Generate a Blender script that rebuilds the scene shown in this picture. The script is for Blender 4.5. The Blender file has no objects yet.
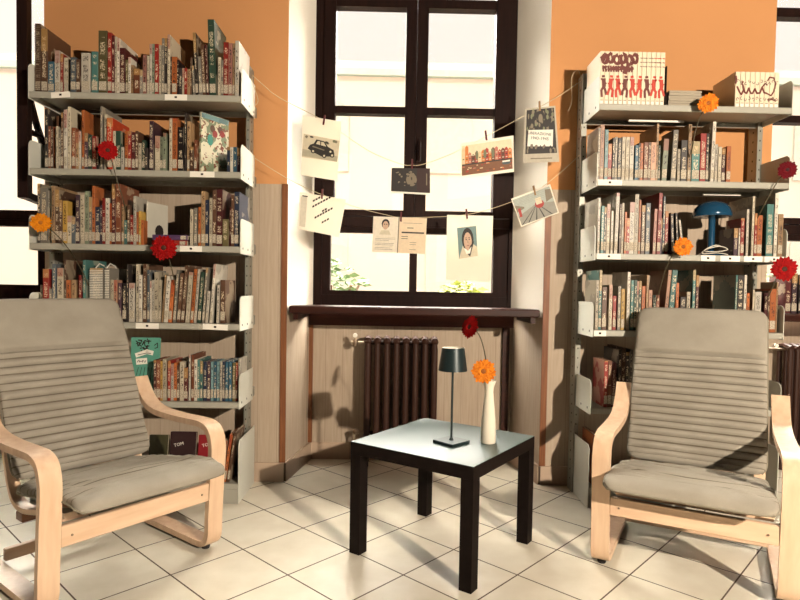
import bpy, math, random
from mathutils import Vector, Matrix
random.seed(7)
COL = bpy.context.scene.collection
R = math.radians

WORLD_STR, KEY_E, SKY_E, EXPO = 1.15, 800, 120.0, 0

# ------------------------------------------------------------------ materials
def s2l(c):
    return tuple(((x/255)/12.92 if x/255 <= .04045 else ((x/255+.055)/1.055)**2.4) for x in c) + (1,)
_M = {}
def nt(name, rough=.6, color=(.5,.5,.5,1), metal=0, spec=.5):
    m = bpy.data.materials.new(name); m.use_nodes = True
    n = m.node_tree; b = n.nodes['Principled BSDF']
    b.inputs['Base Color'].default_value = color
    b.inputs['Roughness'].default_value = rough
    b.inputs['Metallic'].default_value = metal
    b.inputs['Specular IOR Level'].default_value = spec
    return m, n, b
def N(n, t, **k):
    o = n.nodes.new(t)
    for a, v in k.items():
        if a.startswith('i_'): o.inputs[int(a[2:])].default_value = v
        else: setattr(o, a, v)
    return o
def mathn(n, op, a, b=None, clamp=False):
    o = n.nodes.new('ShaderNodeMath'); o.operation = op; o.use_clamp = clamp
    for i, v in enumerate((a, b)):
        if v is None: continue
        if isinstance(v, (int, float)): o.inputs[i].default_value = v
        else: n.links.new(v, o.inputs[i])
    return o.outputs[0]
def mixc(n, f, a, b, blend='MIX'):
    o = n.nodes.new('ShaderNodeMix'); o.data_type = 'RGBA'; o.blend_type = blend
    for i, v in ((0, f), (6, a), (7, b)):
        if isinstance(v, (int, float)): o.inputs[i].default_value = v
        elif isinstance(v, tuple): o.inputs[i].default_value = v
        else: n.links.new(v, o.inputs[i])
    return o.outputs[2]
def noise(n, vec, scale, detail=3, sc=None):
    if sc is not None:
        mp = N(n, 'ShaderNodeMapping'); mp.inputs['Scale'].default_value = sc
        n.links.new(vec, mp.inputs[0]); vec = mp.outputs[0]
    o = N(n, 'ShaderNodeTexNoise'); o.inputs['Scale'].default_value = scale; o.inputs['Detail'].default_value = detail
    n.links.new(vec, o.inputs[0]); return o.outputs[0]
def ramp(n, f, *st):
    o = N(n, 'ShaderNodeValToRGB'); e = o.color_ramp.elements
    while len(e) < len(st): e.new(.5)
    for k, (p, c) in enumerate(st): e[k].position = p; e[k].color = c if len(c) == 4 else c + (1,)
    n.links.new(f, o.inputs[0]); return o.outputs[0]
def bump(n, b, h, strength=.3, dist=.002):
    o = N(n, 'ShaderNodeBump'); o.inputs['Strength'].default_value = strength; o.inputs['Distance'].default_value = dist
    n.links.new(h, o.inputs['Height']); n.links.new(o.outputs[0], b.inputs['Normal'])
def objc(n): return N(n, 'ShaderNodeTexCoord').outputs['Object']

def plain(name, rgb, rough=.6, metal=0, var=.12, scale=12, spec=.5, bmp=0):
    if name in _M: return _M[name]
    c = s2l(rgb); m, n, b = nt(name, rough, c, metal, spec)
    v = noise(n, objc(n), scale, 4)
    lo = tuple(x*(1-var) for x in c[:3])+(1,); hi = tuple(min(1, x*(1+var)) for x in c[:3])+(1,)
    n.links.new(mixc(n, v, lo, hi), b.inputs['Base Color'])
    if bmp: bump(n, b, noise(n, objc(n), scale*14, 3), bmp, .001)
    _M[name] = m; return m

def wood(name, c1, c2, rough=.45, axis='x', scale=6, stretch=14, spec=.4):
    if name in _M: return _M[name]
    m, n, b = nt(name, rough, spec=spec)
    sc = {'x': (1, stretch, stretch), 'y': (stretch, 1, stretch), 'z': (stretch, stretch, 1)}[axis]
    g = noise(n, objc(n), scale, 5, sc)
    n.links.new(ramp(n, g, (.3, s2l(c1)), (.7, s2l(c2))), b.inputs['Base Color'])
    bump(n, b, g, .12, .001)
    _M[name] = m; return m

ORANGE = plain('orange_plaster', (214, 152, 98), .9, var=.05, scale=3, bmp=.25)
WHITE = plain('white_plaster', (248, 240, 226), .85, var=.03, scale=3, bmp=.15)
CEIL = plain('ceiling_plaster', (84, 70, 54), .9, var=.03)
ROOMW = plain('room_plaster', (76, 44, 28), .9, var=.04)
def wainscot():
    m, n, b = nt('whitewashed_plank_panel', .7)
    tc = objc(n); g = noise(n, tc, 5, 6, (16, 16, 1.1)); g2 = noise(n, tc, 2.2, 3)
    c = ramp(n, g, (.28, s2l((184, 163, 140))), (.5, s2l((192, 172, 149))), (.75, s2l((201, 183, 160))))
    sep = N(n, 'ShaderNodeSeparateXYZ'); n.links.new(tc, sep.inputs[0])
    f = mathn(n, 'FRACT', mathn(n, 'MULTIPLY', sep.outputs[0], 1/.105))
    gap = mathn(n, 'LESS_THAN', f, .03)
    c = mixc(n, mathn(n, 'MULTIPLY', g2, .35), c, s2l((158, 136, 118)))
    n.links.new(mixc(n, mathn(n, 'MULTIPLY', gap, .35), c, s2l((110, 84, 62))), b.inputs['Base Color'])
    bump(n, b, mathn(n, 'SUBTRACT', g, gap), .15, .001)
    return m
WAIN = wainscot()
BASEB = plain('pale_baseboard_tile', (198, 172, 148), .5, var=.08, scale=5)
GROUT = plain('grout', (110, 92, 74), .9)
BROWN = wood('brown_wood_trim', (112, 66, 36), (142, 88, 52), .5, 'z')
DKFRAME = wood('dark_window_wood', (24, 11, 8), (36, 18, 13), .6, 'z', 5, 10, .12)
SILL = wood('mahogany_sill_wood', (44, 19, 12), (64, 30, 20), .4, 'x', 4, 10, .25)
TILE_O, TILE_A, TILE_S = (-.3857, 2.5758), .76306, .30158
def tiles():
    m, n, b = nt('cream_floor_tile', .32, spec=.5)
    tc = objc(n); sep = N(n, 'ShaderNodeSeparateXYZ'); n.links.new(tc, sep.inputs[0])
    px = mathn(n, 'SUBTRACT', sep.outputs[0], TILE_O[0]); py = mathn(n, 'SUBTRACT', sep.outputs[1], TILE_O[1])
    ca, sa = math.cos(TILE_A)/TILE_S, math.sin(TILE_A)/TILE_S
    u = mathn(n, 'SUBTRACT', mathn(n, 'MULTIPLY', px, ca), mathn(n, 'MULTIPLY', py, sa))
    v = mathn(n, 'ADD', mathn(n, 'MULTIPLY', px, sa), mathn(n, 'MULTIPLY', py, ca))
    def edge(t):
        f = mathn(n, 'FRACT', t); return mathn(n, 'ABSOLUTE', mathn(n, 'SUBTRACT', f, .5))
    e = mathn(n, 'MAXIMUM', edge(u), edge(v))
    gr = mathn(n, 'GREATER_THAN', e, .4905)
    comb = N(n, 'ShaderNodeCombineXYZ'); n.links.new(mathn(n, 'FLOOR', u), comb.inputs[0]); n.links.new(mathn(n, 'FLOOR', v), comb.inputs[1])
    wn = N(n, 'ShaderNodeTexWhiteNoise'); n.links.new(comb.outputs[0], wn.inputs[0])
    g = noise(n, tc, 9, 5)
    c = ramp(n, g, (.3, s2l((230, 220, 198))), (.7, s2l((243, 235, 216))))
    c = mixc(n, mathn(n, 'MULTIPLY', wn.outputs[0], .25), c, s2l((222, 211, 188)))
    n.links.new(mixc(n, gr, c, s2l((92, 72, 54))), b.inputs['Base Color'])
    n.links.new(mathn(n, 'ADD', mathn(n, 'MULTIPLY', gr, .5), mathn(n, 'ADD', mathn(n, 'MULTIPLY', g, .12), .26)), b.inputs['Roughness'])
    bump(n, b, mathn(n, 'SUBTRACT', mathn(n, 'MULTIPLY', g, .1), gr), .25, .002)
    return m
FLOOR = tiles()
METAL = plain('grey_shelf_metal', (172, 168, 154), .45, .0, .05, 4)
METALW = plain('white_end_plate_metal', (220, 218, 204), .42, .0, .03, 4)
METALD = plain('upright_shelf_metal', (150, 148, 136), .45, .3, .05, 4)
HOLE = plain('dark_slot', (34, 26, 20), .8)
CARD = plain('white_card', (250, 244, 230), .8, var=.02)
def papermat():
    m, n, b = nt('backlit_photo_paper', .7, s2l((252, 246, 234)))
    t = N(n, 'ShaderNodeBsdfTranslucent'); t.inputs[0].default_value = s2l((252, 244, 228)); x = N(n, 'ShaderNodeMixShader'); x.inputs[0].default_value = .55
    n.links.new(b.outputs[0], x.inputs[1]); n.links.new(t.outputs[0], x.inputs[2]); n.links.new(x.outputs[0], n.nodes['Material Output'].inputs[0]); return m
PAPER = papermat()
INK = plain('black_ink', (36, 26, 24), .8)
BLACKW = wood('black_brown_table_lacquer', (18, 11, 9), (24, 16, 13), .6, 'x', 3, 8, .1)
TOPSHEEN = plain('tabletop_painted_teal_sheen', (50, 72, 68), .42, spec=1.0)  # teal daylight sheen put into the base colour of the black-brown top
BIRCH = wood('birch_bentwood', (222, 184, 150), (236, 204, 172), .4, 'z', 4, 9)
BIRCHX = wood('birch_crossbar_wood', (222, 184, 150), (236, 204, 172), .4, 'x', 4, 9)
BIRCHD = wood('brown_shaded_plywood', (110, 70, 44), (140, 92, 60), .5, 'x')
RUB = plain('black_rubber', (24, 18, 18), .7)
STEEL = plain('bolt_steel', (150, 130, 110), .35, .8)
def fabric(name, c1, c2):
    m, n, b = nt(name, .95, spec=.15)
    tc = objc(n); g = noise(n, tc, 420, 2); g2 = noise(n, tc, 7, 4)
    c = ramp(n, g2, (.35, s2l(c1)), (.7, s2l(c2)))
    c = mixc(n, mathn(n, 'MULTIPLY', g, .3), c, s2l(tuple(int(x*.78) for x in c1)))
    n.links.new(c, b.inputs['Base Color'])
    bump(n, b, mathn(n, 'ADD', mathn(n, 'MULTIPLY', g, .4), noise(n, tc, 22, 4)), .35, .004)
    return m
FAB = fabric('beige_cushion_fabric', (160, 152, 138), (174, 166, 152))
FABSHADE = fabric('cushion_groove_shade', (116, 106, 92), (130, 120, 104))  # darker fabric that paints shade into the rib grooves
FABP = fabric('cushion_piping_fabric', (140, 132, 116), (154, 146, 128))
RADM = plain('dark_brown_radiator_paint', (60, 36, 27), .5, 0, .1, 6, .25)
BRASS = plain('pale_valve_metal', (190, 172, 146), .35, .6)
LAMPD = plain('dark_teal_lamp_paint', (34, 48, 50), .35, .2)
LAMPIN = plain('white_lamp_interior', (240, 232, 214), .6)
CERAM = plain('cream_ceramic', (236, 226, 206), .25, var=.03)
BLUE = plain('blue_lamp_enamel', (30, 74, 104), .2, .1, .05)
CABLE = plain('white_cable', (226, 218, 200), .5)
STRING = plain('cream_string', (214, 196, 160), .9)
PEG = plain('dark_red_peg_wood', (92, 26, 28), .6)
PEGW = plain('pale_peg_wood', (150, 112, 66), .6)
PAGES = plain('book_pages', (222, 204, 176), .9, var=.1, scale=60)
STEM = plain('green_flower_stem', (72, 62, 38), .6)
def glassm():
    m = bpy.data.materials.new('window_glass'); m.use_nodes = True; n = m.node_tree; n.nodes.clear()
    o = N(n, 'ShaderNodeOutputMaterial'); t = N(n, 'ShaderNodeBsdfTransparent'); g = N(n, 'ShaderNodeBsdfGlossy')
    g.inputs['Roughness'].default_value = .02; x = N(n, 'ShaderNodeMixShader'); x.inputs[0].default_value = .05
    n.links.new(t.outputs[0], x.inputs[1]); n.links.new(g.outputs[0], x.inputs[2]); n.links.new(x.outputs[0], o.inputs[0])
    return m
GLASS = glassm()

PAL = dict(brown=(96,66,48), rust=(138,80,54), orange=(196,110,58), peach=(206,156,126), tan=(176,142,104), red=(150,44,36), scarlet=(186,60,34),
    maroon=(84,32,32), pink=(168,116,102), cream=(206,192,166), white=(220,210,192), yellow=(202,160,76), olive=(108,98,64), sage=(134,142,118),
    green=(50,72,58), teal=(80,124,118), sky=(124,158,160), blue=(58,100,120), navy=(42,50,70), slate=(102,110,116), grey=(138,130,118),
    charcoal=(62,54,50), black=(34,26,26), purple=(78,54,64))
def bookmat(col):
    k = 'book_cover_'+col
    if k in _M: return _M[k]
    base = s2l(PAL[col]); lum = sum(base[:3])/3
    ink = s2l((40, 26, 30)) if lum > .22 else s2l((226, 208, 176))
    ink2 = s2l((150, 46, 36)) if lum > .22 else s2l((206, 160, 96))
    m, n, b = nt(k, .42)
    tcn = N(n, 'ShaderNodeTexCoord'); ob = tcn.outputs['Object']; ge = tcn.outputs['Generated']
    oi = N(n, 'ShaderNodeObjectInfo'); rnd = oi.outputs['Random']
    so = N(n, 'ShaderNodeSeparateXYZ'); n.links.new(ob, so.inputs[0])
    sg = N(n, 'ShaderNodeSeparateXYZ'); n.links.new(ge, sg.inputs[0])
    ad = N(n, 'ShaderNodeVectorMath'); ad.operation = 'ADD'; n.links.new(ob, ad.inputs[0])
    cb = N(n, 'ShaderNodeCombineXYZ')
    for i in range(3): n.links.new(mathn(n, 'MULTIPLY', rnd, 17.0+9*i), cb.inputs[i])
    n.links.new(cb.outputs[0], ad.inputs[1]); vec = ad.outputs[0]
    # tone differs from book to book
    c = mixc(n, mathn(n, 'MULTIPLY', mathn(n, 'FRACT', mathn(n, 'MULTIPLY', rnd, 7.3)), .8), base, tuple(x*.45 for x in base[:3])+(1,))
    # printed lettering on the spine: small marks in a band up the middle
    t = noise(n, vec, 1, 2, (380, 380, 190)); w = noise(n, vec, 1, 1, (1, 1, 38))
    mk = mathn(n, 'MULTIPLY', mathn(n, 'GREATER_THAN', t, .53), mathn(n, 'GREATER_THAN', w, .44))
    band = mathn(n, 'MULTIPLY', mathn(n, 'LESS_THAN', mathn(n, 'ABSOLUTE', mathn(n, 'SUBTRACT', sg.outputs[0], .5)), .28),
                 mathn(n, 'LESS_THAN', mathn(n, 'ABSOLUTE', mathn(n, 'SUBTRACT', sg.outputs[2], .58)), .34))
    spine = mathn(n, 'LESS_THAN', so.outputs[1], .0012)
    c = mixc(n, mathn(n, 'MULTIPLY', mathn(n, 'MULTIPLY', mk, band), spine), c, ink)
    # coloured panel at the head of some spines
    pz = mathn(n, 'MULTIPLY', mathn(n, 'GREATER_THAN', sg.outputs[2], mathn(n, 'ADD', mathn(n, 'MULTIPLY', rnd, .5), .62)), spine)
    c = mixc(n, mathn(n, 'MULTIPLY', mathn(n, 'MULTIPLY', pz, mathn(n, 'GREATER_THAN', mathn(n, 'FRACT', mathn(n, 'MULTIPLY', rnd, 13.7)), .6)), .5), c, ink2)
    # picture-like print on the boards
    g = noise(n, vec, 9, 3); c = mixc(n, mathn(n, 'MULTIPLY', mathn(n, 'SUBTRACT', 1.0, spine), mathn(n, 'MULTIPLY', mathn(n, 'GREATER_THAN', g, .56), .3)), c, ink)
    n.links.new(c, b.inputs['Base Color'])
    _M[k] = m; return m
def stickermat():
    m, n, b = nt('spine_sticker_paper', .7)
    tcn = N(n, 'ShaderNodeTexCoord'); ob = tcn.outputs['Object']
    oi = N(n, 'ShaderNodeObjectInfo'); cb = N(n, 'ShaderNodeCombineXYZ'); n.links.new(mathn(n, 'MULTIPLY', oi.outputs['Random'], 40.), cb.inputs[0])
    ad = N(n, 'ShaderNodeVectorMath'); ad.operation = 'ADD'; n.links.new(ob, ad.inputs[0]); n.links.new(cb.outputs[0], ad.inputs[1])
    t = noise(n, ad.outputs[0], 1, 1, (300, 1, 260))
    n.links.new(mixc(n, mathn(n, 'MULTIPLY', mathn(n, 'GREATER_THAN', t, .52), .6), s2l((206, 192, 168)), s2l((66, 52, 46))), b.inputs['Base Color'])
    return m
STICK = stickermat()

# ------------------------------------------------------------------ mesh tools
class MB:
    def __init__(s): s.v = []; s.f = []; s.m = []; s.mats = []; s.sm = []
    def mi(s, mat):
        if mat not in s.mats: s.mats.append(mat)
        return s.mats.index(mat)
    def add(s, vs, fs, mat, smooth=False, M=None):
        o = len(s.v); k = s.mi(mat)
        s.v += [tuple(M @ Vector(p)) if M else tuple(p) for p in vs]
        for f in fs: s.f.append(tuple(i+o for i in f)); s.m.append(k); s.sm.append(smooth)
        return s
    def box(s, a, b, mat, M=None, ch=0.0):
        x0, y0, z0 = a; x1, y1, z1 = b
        if ch <= 0:
            v = [(x0,y0,z0),(x1,y0,z0),(x1,y1,z0),(x0,y1,z0),(x0,y0,z1),(x1,y0,z1),(x1,y1,z1),(x0,y1,z1)]
            return s.add(v, [(3,2,1,0),(4,5,6,7),(0,1,5,4),(1,2,6,5),(2,3,7,6),(3,0,4,7)], mat, M=M)
        # chamfered box through bevelled rings
        c = min(ch, (x1-x0)*.45, (y1-y0)*.45, (z1-z0)*.45); v = []; f = []
        def ring(i, z):
            return [(x0+i+c,y0+i,z),(x1-i-c,y0+i,z),(x1-i,y0+i+c,z),(x1-i,y1-i-c,z),(x1-i-c,y1-i,z),(x0+i+c,y1-i,z),(x0+i,y1-i-c,z),(x0+i,y0+i+c,z)]
        for i, z in ((c, z0), (0, z0+c), (0, z1-c), (c, z1)):
            if i: v += [(x0+c,y0+c,z)]*0 + [(x0+c+c*.5,y0+c,z),(x1-c-c*.5,y0+c,z),(x1-c,y0+c+c*.5,z),(x1-c,y1-c-c*.5,z),(x1-c-c*.5,y1-c,z),(x0+c+c*.5,y1-c,z),(x0+c,y1-c-c*.5,z),(x0+c,y0+c+c*.5,z)]
            else: v += ring(0, z)
        for r in range(3):
            for k in range(8): f.append((r*8+k, r*8+(k+1)%8, (r+1)*8+(k+1)%8, (r+1)*8+k))
        f.append(tuple(range(7,-1,-1))); f.append(tuple(range(24,32)))
        return s.add(v, f, mat, M=M)
    def prism(s, poly, z0, z1, mats, capmat=None, M=None):
        """vertical prism over an xy polygon (counter-clockwise); mats one per side or a single one"""
        n = len(poly)
        for k in range(n):
            a, b = poly[k], poly[(k+1)%n]; mt = mats[k] if isinstance(mats, (list, tuple)) else mats
            s.add([(a[0],a[1],z0),(b[0],b[1],z0),(b[0],b[1],z1),(a[0],a[1],z1)], [(0,1,2,3)], mt, M=M)
        c = capmat or (mats[0] if isinstance(mats, (list, tuple)) else mats)
        s.add([(p[0],p[1],z1) for p in poly], [tuple(range(n))], c, M=M)
        s.add([(p[0],p[1],z0) for p in poly], [tuple(range(n-1,-1,-1))], c, M=M)
        return s
    def extr(s, prof, x0, x1, mat, smooth=False, M=None):
        """closed (y,z) profile extruded along x"""
        n = len(prof); v = [(x0,p[0],p[1]) for p in prof]+[(x1,p[0],p[1]) for p in prof]
        s.add(v, [(k, (k+1)%n, n+(k+1)%n, n+k) for k in range(n)], mat, smooth, M)
        s.add([(x0,p[0],p[1]) for p in prof], [tuple(range(n))], mat, M=M)
        s.add([(x1,p[0],p[1]) for p in prof], [tuple(range(n-1,-1,-1))], mat, M=M)
        return s
    def lathe(s, prof, c, mat, seg=24, M=None, smooth=True, caps=True):
        v = []; f = []; n = len(prof)
        for r, z in prof:
            for k in range(seg):
                a = 2*math.pi*k/seg; v.append((c[0]+r*math.cos(a), c[1]+r*math.sin(a), c[2]+z))
        for i in range(n-1):
            for k in range(seg): f.append((i*seg+k, i*seg+(k+1)%seg, (i+1)*seg+(k+1)%seg, (i+1)*seg+k))
        s.add(v, f, mat, smooth, M)
        if caps:
            for i, rev in ((0, True), (n-1, False)):
                if prof[i][0] > 1e-5:
                    q = v[i*seg:(i+1)*seg]; idx = tuple(range(seg)); s.add(q, [idx[::-1] if rev else idx], mat, M=M)
        return s
    def tube(s, pts, r, mat, seg=8, M=None):
        pts = [Vector(p) for p in pts]; v = []; f = []; n = len(pts)
        rr = r if isinstance(r, (list, tuple)) else [r]*n
        up = Vector((0,0,1)); prev = None
        for i, p in enumerate(pts):
            t = (pts[min(i+1,n-1)]-pts[max(i-1,0)]).normalized()
            if prev is None: a = t.cross(up) if abs(t.dot(up)) < .95 else t.cross(Vector((1,0,0)))
            else: a = prev-t*prev.dot(t)
            a.normalize(); prev = a; b = t.cross(a)
            for k in range(seg):
                an = 2*math.pi*k/seg; v.append(tuple(p+(a*math.cos(an)+b*math.sin(an))*rr[i]))
        for i in range(n-1):
            for k in range(seg): f.append((i*seg+k, (i+1)*seg+k, (i+1)*seg+(k+1)%seg, i*seg+(k+1)%seg))
        s.add(v, f, mat, True, M)
        s.add(v[:seg], [tuple(range(seg))], mat, M=M); s.add(v[-seg:], [tuple(range(seg-1,-1,-1))], mat, M=M)
        return s
    def strip(s, path, x0, x1, th, mat, M=None):
        """bent lamella: (y,z) centre path given thickness th, width x0..x1"""
        n = len(path); L = []; Rr = []
        for i, (y, z) in enumerate(path):
            a = path[max(i-1,0)]; b = path[min(i+1,n-1)]; dy, dz = b[0]-a[0], b[1]-a[1]; l = math.hypot(dy, dz) or 1
            ny, nz = -dz/l*th/2, dy/l*th/2; L.append((y+ny, z+nz)); Rr.append((y-ny, z-nz))
        for A, B, rev in ((L, L, False), (Rr, Rr, True)):
            v = [(x0,p[0],p[1]) for p in A]+[(x1,p[0],p[1]) for p in A]
            f = [(k, k+1, n+k+1, n+k) for k in range(n-1)]
            s.add(v, [q[::-1] for q in f] if rev else f, mat, True, M)
        for x, rev in ((x0, True), (x1, False)):
            v = [(x,p[0],p[1]) for p in L]+[(x,p[0],p[1]) for p in Rr]
            f = [(k, k+1, n+k+1, n+k) for k in range(n-1)]
            s.add(v, [q[::-1] for q in f] if rev else f, mat, False, M)
        for k in (0, n-1):
            s.add([(x0,)+L[k],(x1,)+L[k],(x1,)+Rr[k],(x0,)+Rr[k]], [(0,1,2,3)], mat, M=M)
        return s
    def build(s, name, parent=None, loc=(0,0,0), rot=(0,0,0), recalc=True):
        me = bpy.data.meshes.new(name); me.from_pydata(s.v, [], s.f)
        for m in s.mats: me.materials.append(m)
        for p, k, sm in zip(me.polygons, s.m, s.sm): p.material_index = k; p.use_smooth = sm
        if recalc:
            import bmesh
            bm = bmesh.new(); bm.from_mesh(me); bmesh.ops.remove_doubles(bm, verts=bm.verts, dist=1e-5)
            bmesh.ops.recalc_face_normals(bm, faces=bm.faces); bm.to_mesh(me); bm.free()
        if any(s.sm): me.set_sharp_from_angle(angle=math.radians(42))
        o = bpy.data.objects.new(name, me); COL.objects.link(o)
        o.location = loc; o.rotation_euler = rot
        if parent: o.parent = parent
        return o
def bez(P, n=12):
    """smooth curve through points (Catmull-Rom), any dimension"""
    out = []; m = len(P)
    for i in range(m-1):
        p0, p1, p2, p3 = P[max(i-1,0)], P[i], P[i+1], P[min(i+2,m-1)]
        for k in range(n):
            t = k/n
            out.append(tuple(.5*((2*b)+(-a+c)*t+(2*a-5*b+4*c-d)*t*t+(-a+3*b-3*c+d)*t**3) for a, b, c, d in zip(p0, p1, p2, p3)))
    out.append(tuple(P[-1])); return out
def tag(o, label=None, cat=None, group=None, kind=None):
    if label: o['label'] = label
    if cat: o['category'] = cat
    if group: o['group'] = group
    if kind: o['kind'] = kind
    return o
def empty(name, loc=(0,0,0), rz=0):
    o = bpy.data.objects.new(name, None); o.empty_display_size = .05; COL.objects.link(o); o.location = loc; o.rotation_euler = (0,0,rz); return o
def struct(o): o['kind'] = 'structure'; return o

# ------------------------------------------------------------------ room shell
YW, YG, YB = 3.2, 3.5, 3.64           # wall face, window plane, niche back
ZT, ZC, ZS = 3.3, 3.75, .96           # window head, ceiling, sill top
XL, XR, YREAR = -3.6, 3.9, -2.6
f = MB(); f.box((XL-.2, YREAR-.2, -.12), (XR+.2, 3.66, 0), FLOOR); struct(f.build('floor'))
f = MB(); f.box((XL-.2, YREAR-.2, ZC), (XR+.2, 3.9, ZC+.12), CEIL); struct(f.build('ceiling'))
ZW = 1.61
w = MB()
def pier(xa, xb, la, lb):
    """wall between two openings; la/lb how far the reveals splay into the openings"""
    low = [(xa,YW),(xb,YW),(xb+lb*.72,YB+.06),(xa-la*.72,YB+.06)]
    w.prism(low, 0, ZS-.045, [WAIN, WAIN, WAIN, WAIN])
    up = [(xa,YW),(xb,YW),(xb+lb,YG-.05),(xb+lb,3.9),(xa-la,3.9),(xa-la,YG-.05)]
    w.prism(up, ZS-.045, ZW, [WAIN, WHITE, WHITE, WHITE, WHITE, WHITE])
    w.prism(up, ZW, ZT, [ORANGE, WHITE, WHITE, WHITE, WHITE, WHITE])
pier(-1.876, -.586, .1, .11)
pier(.812, 2.025, .13, -.03)
pier(XL-.2, -3.25, 0, .1); pier(3.27, XR+.2, .1, 0)
w.box((XL-.2, YW, ZT), (XR+.2, 3.9, ZC), ORANGE)
for a, b in ((-3.3, -1.9), (-.7, .95), (1.95, 3.5)):
    w.box((a, YB, 0), (b, 3.9, ZS-.045), WAIN)
struct(w.build('wall_front'))
w = MB(); w.box((XL-.2, YREAR, 0), (XL, 3.9, ZC), ROOMW); struct(w.build('wall_left'))
w = MB(); w.box((XR, YREAR, 0), (XR+.2, 3.9, ZC), ROOMW); struct(w.build('wall_right'))
w = MB()
w.box((XL-.2, YREAR-.2, 0), (XR+.2, YREAR, ZC), ROOMW)
struct(w.build('wall_rear'))
# baseboards (glued tiles), dark joints as narrow gaps
k = 0
def basebd(name, p0, p1, n, h=.105, t=.012):
    m = MB(); d = Vector((p1[0]-p0[0], p1[1]-p0[1], 0)); L = d.length; ang = math.atan2(d.y, d.x); step = L/n
    M = Matrix.Translation((p0[0], p0[1], 0)) @ Matrix.Rotation(ang, 4, 'Z')
    for i in range(n): m.box((i*step+.001, -t, 0), ((i+1)*step-.001, 0, h-.001), BASEB, M)
    m.box((0, -t+.003, 0), (L, 0, h-.004), GROUT, M)
    return struct(m.build(name))
basebd('baseboard_front_left', (-1.876, YW), (-.586, YW), 5); basebd('baseboard_front_right', (.812, YW), (2.025, YW), 5)
basebd('baseboard_niche_left', (-.586, YW), (-.509, YB), 2); basebd('baseboard_niche_back', (-.509, YB), (.73, YB), 5)
basebd('baseboard_niche_right', (.73, YB), (.812, YW), 2)
# brown wooden trims
tn = [0]
def trim(a, b, mat=BROWN):
    tn[0] += 1; m = MB(); m.box(a, b, mat); return struct(m.build('trim_%d' % tn[0]))
trim((-.612, YW-.008, .105), (-.58, YW+.002, ZW)); trim((.806, YW-.008, .105), (.838, YW+.002, 1.5))
trim((-.523, YB-.02, .105), (-.496, YB-.001, .84)); trim((.67, YB-.03, .105), (.71, YB-.001, .84), SILL)
trim((-.53, YB-.025, .83), (.74, YB-.001, ZS-.046), SILL)
for a, b in ((-.566, .787), (-3.2, -1.9), (2.06, 3.38)):
    tn[0] += 1; m = MB()
    m.box((a, YW-.02, ZS-.042), (b, YG+.06, ZS), SILL, ch=.006)
    m.box((a+.02, YW+.0, ZS-.075), (a+.045, YB-.03, ZS-.042), SILL); m.box((b-.045, YW+.0, ZS-.075), (b-.02, YB-.03, ZS-.042), SILL)
    struct(m.build('trim_%d' % tn[0]))

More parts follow.
